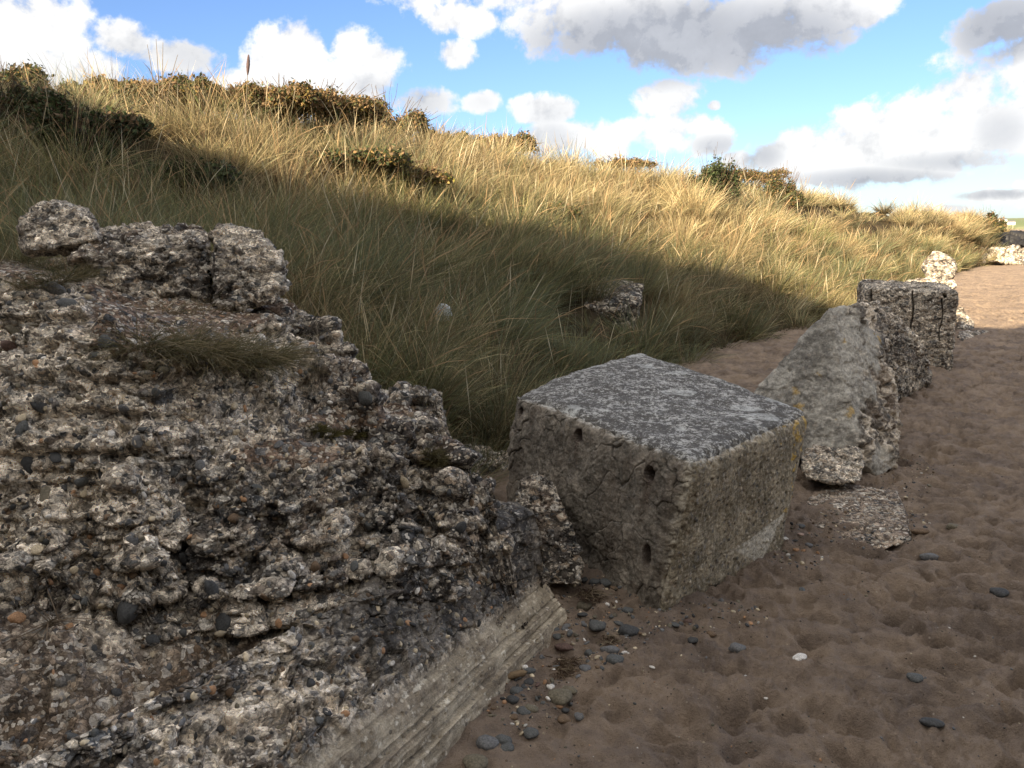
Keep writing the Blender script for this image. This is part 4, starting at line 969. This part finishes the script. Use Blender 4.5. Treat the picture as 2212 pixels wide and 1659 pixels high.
for dx, dy, k, v, sz, sp in ((275, 1310, 'dark', 3, .044, .8), (478, 1345, 'dark', 3, .034, .4), (186, 1295, 'slate', 1, .020, 1.4), (40, 1335, 'orange', 1, .022, 1), (150, 1350, 'orange', 3, .012, 0), (330, 1380, 'dark', 1, .02, 1), (330, 1410, 'cream', 3, .010, 0), (205, 1400, 'dark', 2, .03, 1),
    (155, 1585, 'slate', 1, .018, 0), (210, 1580, 'slate', 1, .012, 0), (695, 1550, 'slate', 0, .018, 1.3), (690, 1455, 'slate', 3, .012, .5), (833, 1405, 'orange', 3, .010, 0), (675, 1470, 'dark', 1, .018, 1.4), (765, 1515, 'slate', 0, .012, 0), (320, 1605, 'dark', 1, .012, 0), (412, 1500, 'dark', 3, .010, 0),
    (570, 1290, 'brown', 2, .02, .3), (600, 1345, 'orange', 1, .014, .4), (500, 1495, 'brown', 3, .012, 0), (560, 1500, 'dark', 2, .016, .7), (650, 1380, 'grey', 1, .018, 0), (400, 1450, 'brown', 1, .014, 0), (430, 1400, 'brown', 1, .014, 0), (250, 1490, 'dark', 1, .014, .6), (540, 1600, 'dark', 2, .014, 1.2), (480, 1575, 'dark', 1, .012, .6)):
    put_on(SVv, SNn, dx, dy, slab, k, v, sz, sp)
vi = np.where(vis)[0]; pw_ = 1/np.maximum(md[vi], .5)**.5; pick = rng.choice(vi, 4200, replace=False, p=pw_/pw_.sum())
for i in pick[:36]:
    k = kinds[int(rng.integers(len(kinds)))]; sz = float(.012 + .016*rng.random()**2)
    place('pebble', pmesh(k, int(rng.integers(5))), MALL[i] - MN[i]*sz*.2, sz, MN[i] + rng.normal(size=3)*.4, float(rng.random()*6), big_rock)
def gravel(name, P, N, parent, rmin, rmax, label=None):
    unit = pebble_mesh(3, (1, .75, .5), 2); uv = vco(unit); uf = np.array([list(p.vertices) for p in unit.polygons]); n = len(P)
    A = nrm(rng.normal(size=(n, 3))); Zx = nrm(N + rng.normal(size=(n, 3))*.5); X = nrm(np.cross(A, Zx)); Yx = np.cross(Zx, X)
    sz = (rmin + (rmax - rmin)*rng.random(n)**2.5)[:, None, None]; st = 1 + .35*rng.normal(size=(n, 1, 3))*.6
    L_ = uv[None]*st*sz; Vv = L_[..., :1]*X[:, None] + L_[..., 1:2]*Yx[:, None] + L_[..., 2:]*Zx[:, None] + P[:, None]
    f = (uf[None] + (np.arange(n)*len(uv))[:, None, None]).reshape(-1, 3)
    c = np.array([PCOL[kinds[k]] for k in rng.integers(0, len(kinds), n)])*(.6 + .7*rng.random((n, 1)))
    me = rawmesh(name, Vv.reshape(-1, 3), f.ravel(), np.full(len(f), 3), np.repeat(c, len(uv), 0))
    o = link(name, me, M_GRAV, parent); o['kind'] = 'stuff'
    if label: o['label'] = label; o['category'] = 'gravel'
    return o
m, t, b, tc = material('gravel', .7, .3); n1 = t.noise(tc, 120, 3, .6)
t.l.new(t.vm('SCALE', attr(t).outputs['Color'], t.lin(n1, .3, .7, .7, 1.3)), b.inputs['Base Color']); M_GRAV = m
pr = pick[36:]; gravel('gravel', MALL[pr] - MN[pr]*.002, MN[pr], big_rock, .003, .015)
sp_, spy, sd = project(SVv); up_ok = np.where((sp_ > -20) & (sp_ < 1180) & (spy > 1250) & (spy < 1670) & ((SNn*nrm(C0 - SVv)).sum(1) > .15) & (np.concatenate([lower[:, 0], np.ones(len(SVv) - len(lower))]) < .3))[0]
pr = rng.choice(up_ok, 1700, replace=False); gravel('gravel', SVv[pr] - SNn[pr]*.004, SNn[pr], slab, .003, .014)
print('cobbles done')

# ============================================================ ON THE SAND
GSV = G.reshape(-1, 3); gn = GSV[:, 1] < 16; GSV = GSV[gn]
def sand_at(dx, dy): return GSV[hit(GSV, dx, dy, 6)]
def beach_pebble(dx, dy, w, kind, v, spin, label, tilt=.0, sink=-.06):
    p = sand_at(dx, dy); s_r = w/2*K/F*np.linalg.norm(p - C0)
    o = place('pebble', pmesh(kind, v), p + np.array([0, 0, s_r*sink]), float(s_r), (0, 0, 1), spin, None, tilt)
    tag(o, label=label, cat='pebble', group='pebbles on the sand')
def c4(x, y): return 1097 + x*.2728, 1207 + y*.2728
def c5(x, y): return 1591 + x*.3716, 1042 + y*.3716
BP = [(c4(600, 352), 33, 'olive', 1, .1, 'large brownish oval pebble nearest the gap between slab and big block'), (c4(955, 395), 24, 'slate', 1, 0, 'blue grey oval pebble just below the front foot of the big block'),
 (c4(610, 432), 22, 'dark', 2, .1, 'thin dark flat pebble half buried under the large brownish oval one'), (c4(690, 512), 38, 'slate', 3, -.4, 'big smooth blue grey pebble right of the slab end'),
 (c4(960, 558), 42, 'dark', 1, -.1, 'broad dark pebble half sunk, right of the big smooth blue grey one'), (c4(890, 505), 22, 'slate', 2, -.6, 'slim grey pebble touching the broad half sunk dark one'),
 (c4(1325, 530), 22, 'slate', 2, -.6, 'narrow slate pebble below the big block corner'), (c4(1420, 475), 18, 'red', 1, .4, 'small purplish pebble right of the block corner'),
 (c4(385, 545), 17, 'slate', 3, 0, 'rounded slate pebble against the slab end, upper of a pair'), (c4(385, 603), 20, 'slate', 3, .3, 'rounded slate pebble against the slab end, lower of a pair'),
 (c4(468, 532), 34, 'grey', 4, 1.0, 'long grey pebble leaning on the slab end'), (c4(478, 592), 22, 'slate', 4, 1.1, 'small slanting slate pebble under the long leaning one'),
 (c4(440, 684), 40, 'red', 2, -.05, 'long flat purple brown pebble below the slanting slate ones'), (c4(640, 732), 24, 'slate', 1, -.3, 'grey pebble ringed by dry seaweed scraps'),
 (c4(825, 716), 40, 'grey', 4, -.05, 'rough grey pebble, upper of two lying together'), (c4(832, 782), 38, 'slate', 1, .1, 'smooth grey pebble, lower of two lying together'),
 (c4(625, 850), 24, 'grey', 3, .2, 'pale grey round pebble right of the dry seaweed tangle'), (c4(757, 858), 15, 'slate', 0, -.9, 'small blue slate pebble right of the pale grey round one'), (c4(690, 855), 11, 'brown', 3, 0, 'tiny brown pebble between the pale grey and blue ones'),
 (c4(175, 880), 32, 'slate', 4, .3, 'dark oblong pebble beside the cast edge of the slab'), (c4(180, 965), 22, 'dark', 3, .9, 'rounded dark pebble just below the oblong one by the slab'),
 (c4(55, 1030), 28, 'slate', 1, .3, 'curved slate pebble under the brown wooden peg'), (c4(130, 1000), 14, 'dark', 2, 1.3, 'small upright dark pebble right of the curved slate one'), (c4(225, 995), 16, 'red', 2, 1.1, 'thin reddish brown pebble standing on edge'),
 (c4(45, 1105), 26, 'dark', 1, -.1, 'low dark pebble close to the bottom end of the slab'), (c4(345, 995), 17, 'white', 3, .2, 'whitish crusted pebble above the big domed stone'),
 (c4(430, 1085), 50, 'olive', 3, .3, 'big domed olive stone, largest on the sand'), (c4(500, 1030), 36, 'olive', 2, -.4, 'flat olive stone leaning behind the big domed one'), (c4(455, 1178), 16, 'dark', 1, -.2, 'small black pebble under the big domed stone'),
 (c4(560, 1250), 24, 'grey', 3, 0, 'sunken round grey pebble beside a brown one'), (c4(445, 1255), 26, 'brown', 3, 1.3, 'sunken round brown pebble beside a grey one'), (c4(115, 1195), 30, 'slate', 1, -.5, 'pointed slate pebble below the slab bottom end'),
 (c4(175, 1170), 32, 'olive', 0, -.2, 'flat brown grey pebble behind the pointed slate one'), (c4(62, 1240), 18, 'brown', 3, 1.2, 'dark reddish pebble left of the pointed slate one'), (c4(160, 1385), 33, 'slate', 3, -.1, 'lone smooth purple grey oval pebble near the bottom edge'),
 (c4(10, 1490), 30, 'slate', 3, 1.2, 'blue grey pebble at the bottom edge of the photo'), (c4(-190, 1465), 46, 'grey', 1, -.2, 'large grey pebble by the bottom of the slab, upper of a pair'), (c4(-255, 1600), 50, 'olive', 3, .2, 'large buff stone by the bottom of the slab, lower of a pair'), (c4(-30, 1420), 36, 'slate', 0, -.2, 'greenish grey oval pebble below the slab end'),
 (c4(1475, 642), 24, 'dark', 3, -.4, 'dark pebble with a pale chip in the trampled sand'), (c4(1605, 582), 20, 'brown', 1, -.7, 'sandy brown pebble half buried in front of the big block'), (c4(1815, 684), 32, 'grey', 1, -.2, 'grey lobed pebble in the trampled sand'),
 (c4(1130, 872), 13, 'white', 2, -.6, 'small bright white pebble alone in the middle of the sand'), (c4(600, 165), 26, 'dark', 2, .9, 'dark flat pebble wedged in the gap, leftmost of four'), (c4(680, 165), 24, 'slate', 1, .2, 'dark slate pebble wedged in the gap, second of four'), (c4(790, 185), 28, 'slate', 1, -.9, 'dark slate pebble wedged in the gap, third of four'), (c4(845, 222), 20, 'brown', 2, -.8, 'brown pebble wedged in the gap, rightmost of four'),
 (c5(380, 612), 22, 'slate', 2, 1.4, 'small slate pebble standing upright in front of the big block'), (c5(372, 1004), 36, 'white', 2, .7, 'flat pale pointed pebble in the middle of the sand'), (c5(1045, 1120), 28, 'slate', 3, 0, 'round dark pebble lying in a footprint at the lower right'),
 (c5(1140, 1382), 40, 'dark', 2, -.2, 'dark oblong pebble near the bottom right'), (c5(385, 247), 17, 'slate', 3, 0, 'round blue grey pebble beside the right foot of the big block'), (c5(430, 355), 16, 'grey', 1, -.3, 'small grey oval pebble right of the big block foot'), (c5(342, 380), 12, 'orange', 3, 0, 'tiny orange pebble at the right foot of the big block'),
 (c5(370, 300), 12, 'pink', 3, 0, 'tiny pink pebble at the right foot of the big block'), (c5(288, 312), 12, 'white', 3, 1.4, 'tiny white pebble touching the right foot of the big block'), (c5(1115, 430), 36, 'grey', 4, 0, 'grey pebble with seaweed scraps on the right hand sand'), (c5(1245, 250), 22, 'olive', 1, 0, 'olive pebble right of the buried slab'), (c5(1065, 268), 34, 'brown', 2, .1, 'long brown pebble at the corner of the buried slab'),
 (c5(1510, 635), 30, 'dark', 3, 0, 'dark round pebble in a hollow near the right edge'), (c5(165, 22 + 1240), 9, 'white', 3, 0, 'white chip in the lower middle sand')]
for (p_, w_, k_, v_, s2_, lab) in BP: beach_pebble(p_[0], p_[1], w_, k_, v_, s2_, lab)
# wooden peg
pp = sand_at(*c4(60, 935)); dirp = nrm(np.array([.95, .35, .02])); r_ = .013
V, Fq = tubes([[pp + dirp*q + np.array([0, 0, .012]) for q in np.linspace(-.045, .045, 8)]], [r_], 12)
V = V.reshape(12, 8, 3); cen = V.mean(0, keepdims=True); kk = np.array([.0, .85, 1, 1.02, 1, .98, .9, .0])[None, :, None]
V = cen + nrm(V - cen)*r_*kk; V = V.reshape(-1, 3) + rng.normal(size=(96, 3))*.0007
tag(link('wooden_peg', quadmesh('wooden_peg', V, Fq), plainmat('worn_wood', (.20, .14, .08), .85, 60)), label='short brown worn wooden peg lying beside the slab', cat='driftwood')
def curls(name, dx, dy, n, spread, L, cols, label, cat, tall=.05, mesh=None):
    p = sand_at(dx, dy) if mesh is None else mesh
    r0 = rng.normal(size=(n, 3))*np.array([spread, spread, 0]); r0[:, 2] = tall*np.exp(-(r0[:, 0]**2 + r0[:, 1]**2)/spread**2)*rng.random(n)
    d = nrm(rng.normal(size=(n, 3))*np.array([1, 1, .45])); cc = np.array(cols)[rng.integers(0, len(cols), n)]
    o = blade_object(name, (r0, d, L*(.5 + rng.random(n)), np.full(n, .004), rng.random(n)*1.3 - .3, cc, 5), M_GRASS, loc=tuple(p + np.array([0, 0, .006])))
    return tag(o, label=label, cat=cat)
curls('seaweed_tangle', *c4(460, 850), 260, .032, .035, [(.36, .28, .18), (.20, .14, .09), (.10, .06, .04)], 'tangle of dry curled seaweed scraps on the sand below the slab end', 'seaweed', .03)
curls('seaweed_tangle', *c4(650, 290), 300, .026, .038, [(.34, .27, .18), (.12, .08, .06)], 'dry seaweed scraps in the gap between slab and big block', 'seaweed', .02)
curls('seaweed_tangle', *c4(810, 640), 90, .02, .034, [(.36, .30, .2), (.15, .10, .07)], 'small pale seaweed scraps among the blue grey pebbles', 'seaweed', .01)
i = hit(SVv, 110, 1345, 6)
curls('root_tuft', 0, 0, 40, .008, .12, [(.26, .20, .14), (.18, .13, .09)], 'spray of thin dry roots hanging in the dark hollow at lower left', 'roots', .01, mesh=SVv[i])
# broken shell, chips and crumbs strewn over the sand
ok = np.where((np.abs(project(GSV)[0] - 1650) < 700) & (GSV[:, 1] < 12))[0]; w_ = 1/np.maximum(GSV[ok, 1], 1)
ck_ = fbm(GSV[ok]*1.5 + 5, 3); w_ = w_*(.15 + sstep(ck_, -.1, .3)); pr = rng.choice(ok, 3200, replace=False, p=w_/w_.sum())
g0 = gravel('shingle', GSV[pr] + np.array([0, 0, .001]), np.tile(np.array([0, 0, 1.]), (len(pr), 1)), None, .0016, .0065, 'fine scattered shingle and shell crumbs on the sand')
gx_, gy_, _ = project(GSV); zn = np.zeros(len(GSV), bool)
for (a_, b2_, rx_, ry_) in ((1300, 1340, 130, 95), (1720, 1185, 60, 60), (1880, 1120, 130, 70), (1150, 1500, 110, 90), (1500, 1330, 160, 40), (1960, 1030, 60, 50)): zn |= ((gx_ - a_)/rx_)**2 + ((gy_ - b2_)/ry_)**2 < 1
pr = rng.choice(np.where(zn)[0], 1500, replace=False); g1 = gravel('gravel', GSV[pr] + np.array([0, 0, .001]), np.tile(np.array([0, 0, 1.]), (len(pr), 1)), None, .003, .014, 'loose gravel gathered on the sand round the feet of the blocks')
# slab buried flush with the sand
conglo_object('buried_slab', [[onZ(1742, 1085, .0), onZ(1790, 1042, .01), onZ(1940, 1062, .025), onZ(1958, 1110, .03), onZ(1968, 1168, .02), onZ(1900, 1190, -.02), onZ(1742, 1150, -.03)] + [onZ(x, y, -.15) for x, y in ((1742, 1085), (1940, 1062), (1968, 1180), (1742, 1160))]], .010, amp=.35, scl=.7, dark=-.1, cream=0., post=lambda P, V, N, c: (V, c*.25 + .75*np.array([.20, .15, .11])*(1 + .5*fbm(P*30, 3))[:, None]),
    label='flat dark slab almost buried in sand, with a pale crusted right edge', cat='concrete slab')
# rocks in the grass
def onDune(dx, dy): return dune_at(dx, dy)
c0 = dune_at(1285, 660, 0.); Yd0 = c0[1]
conglo_object('boulder', [PY((1165, 600, Yd0 + .3), (1225, 588, Yd0 + .6), (1350, 600, Yd0 + .7), (1392, 615, Yd0 + .4), (1385, 650, Yd0 - .05), (1330, 672, Yd0 - .2), (1215, 660, Yd0 - .2), (1168, 625, Yd0), (1190, 720, Yd0 - .1), (1370, 720, Yd0), (1300, 720, Yd0 + .8))], .018, mat=M_FAR, scl=1.3, amp=.35, dark=.2, cream=-.5,
    label='grey flat topped pebbly boulder half hidden in the shaded marram grass', cat='boulder')
c1_ = dune_at(810, 640, 0.)
conglo_object('stone', [PY((788, 612, c1_[1]), (815, 600, c1_[1] + .2), (835, 615, c1_[1]), (835, 650, c1_[1]), (790, 650, c1_[1]), (812, 640, c1_[1] + .4), (812, 655, c1_[1] - .1))], .012, scl=.8, amp=.4, dark=.1,
    label='small dim stone deep in the shaded grass left of the white scrap', cat='stone')
c2p = onY(957, 676, dune_at(957, 690)[1] - .75)
bm = bmesh.new(); bmesh.ops.create_icosphere(bm, subdivisions=4, radius=.075); me = bpy.data.meshes.new('plastic_scrap'); bm.to_mesh(me); bm.free()
V = vco(me); V = V*(1 + .5*fbm(V*22, 3, ridge=True))[:, None]*np.array([.75, .5, .8]); setco(me, V)
tag(link('plastic_scrap', me, plainmat('white_plastic', (.62, .68, .74), .45, 30, .2), loc=tuple(c2p), smooth=False), label='crumpled white plastic scrap caught in the shaded grass', cat='litter')

# ================================================================ FAR END
M_BLK = plainmat('black_rock', (.02, .02, .022), .6, 2.5, .7, .45)
def farrock(name, x0, x1, y0, y1, Yv, dep, label, cat, mat, scl, amp, cream, dark):
    n = 7; top = [(x0 + (x1 - x0)*i/(n - 1), y0 + rng.random()*(y1 - y0)*.3) for i in range(n)]; bot = [(x0 + (x1 - x0)*i/(n - 1), y1) for i in range(n)]
    pts = PY(*[(a, b, Yv + dep*.6) for a, b in top], *[(a, b + 1, Yv) for a, b in bot], *[(a, b, Yv + dep*1.5) for a, b in bot])
    return conglo_object(name, [pts], .06, mat=mat, scl=scl, amp=amp, cream=cream, dark=dark, label=label, cat=cat)
farrock('rock_ledge', 2058, 2125, 507, 532, 37, 2.0, 'jagged black rock ledge under the far dune edge, left piece', 'rock', M_BLK, 7, .9, 0, .8)
farrock('rock_ledge', 2118, 2215, 503, 530, 37.5, 2.0, 'jagged black rock ledge under the far dune edge, right piece at the frame', 'rock', M_BLK, 7, .9, 0, .8)
for k_, (a_, b2_, c_2, d_2, lab) in enumerate(((2072, 2100, 534, 562, 'small buff rock at the left end of the far rock row'), (2096, 2132, 530, 568, 'buff cracked rock second in the far rock row'), (2128, 2168, 528, 566, 'grey buff rock third in the far rock row'), (2162, 2225, 530, 570, 'wide grey rock at the right end of the far rock row'))):
    farrock('rock', a_, b2_, c_2, d_2, 34 + k_*.5, 1.2, lab, 'rock', M_FAR, 4, .8, .0, .1)
# hill across the bay with white houses
hx = np.linspace(-400, 3200, 260); hy = np.linspace(1500, 2300, 40); HX, HY = np.meshgrid(hx, hy, indexing='ij')
hh = 34*np.sin(np.clip((HY - 1500)/800, 0, 1)*math.pi)**.7*(.75 + .5*fbm(P3(HX.ravel()/700, HX.ravel()*0 + .3), 3).reshape(HX.shape)) - 1
m, t, b, tc = material('fields', .95, .1); v = t.vor(tc, .009, 'F1', 'Color'); sv = t.new('ShaderNodeSeparateColor'); t.l.new(v, sv.inputs[0])
t.l.new(t.mix(sv.outputs[0], (.16, .20, .10), (.28, .27, .16)), b.inputs['Base Color'])
tag(link('hills', gridmesh('hills', np.stack([HX, HY, hh], -1)), m), kind='structure')
M_WHT = plainmat('white_render', (.75, .74, .70)); M_SLT = plainmat('slate_roof', (.12, .12, .13)); M_WIN = plainmat('dark_window', (.04, .045, .05), .3)
def house(dx, dy, w, label):
    p = onY(dx, dy, 1560); t0 = empty('house', tuple(p), label=label, cat='house', group='white houses on the far hill')
    def bx(name, x0, x1, y0, y1, z0, z1, mat, apex=0.):
        V = [(x0, y0, z0), (x1, y0, z0), (x1, y1, z0), (x0, y1, z0)] + ([(x0, y0, z1), (x1, y0, z1), (x1, y1, z1), (x0, y1, z1)] if not apex else [(x0, (y0+y1)/2, z1), (x1, (y0+y1)/2, z1)])
        Fc = [(0, 3, 2, 1), (0, 1, 5, 4), (1, 2, 6, 5), (2, 3, 7, 6), (3, 0, 4, 7), (4, 5, 6, 7)] if not apex else [(0, 3, 2, 1), (0, 1, 5, 4), (2, 3, 4, 5), (1, 2, 5), (3, 0, 4)]
        me = bpy.data.meshes.new(name); me.from_pydata(V, [], Fc); link(name, me, mat, t0, smooth=False)
    bx('wall', -w/2, w/2, -4, 4, -2, 5, M_WHT); bx('roof', -w/2 - .4, w/2 + .4, -4.4, 4.4, 5.01, 8, M_SLT, 1.)
    for i in range(4): x = -w/2 + w*(i + .5)/4; bx('window', x - .6, x + .6, -4.08, -4.0, 1.5, 3.2, M_WIN)
house(2163, 480, 17, 'long white house on the far hill, left of two'); house(2182, 485, 15, 'white house on the far hill at the frame edge')
print('all done')
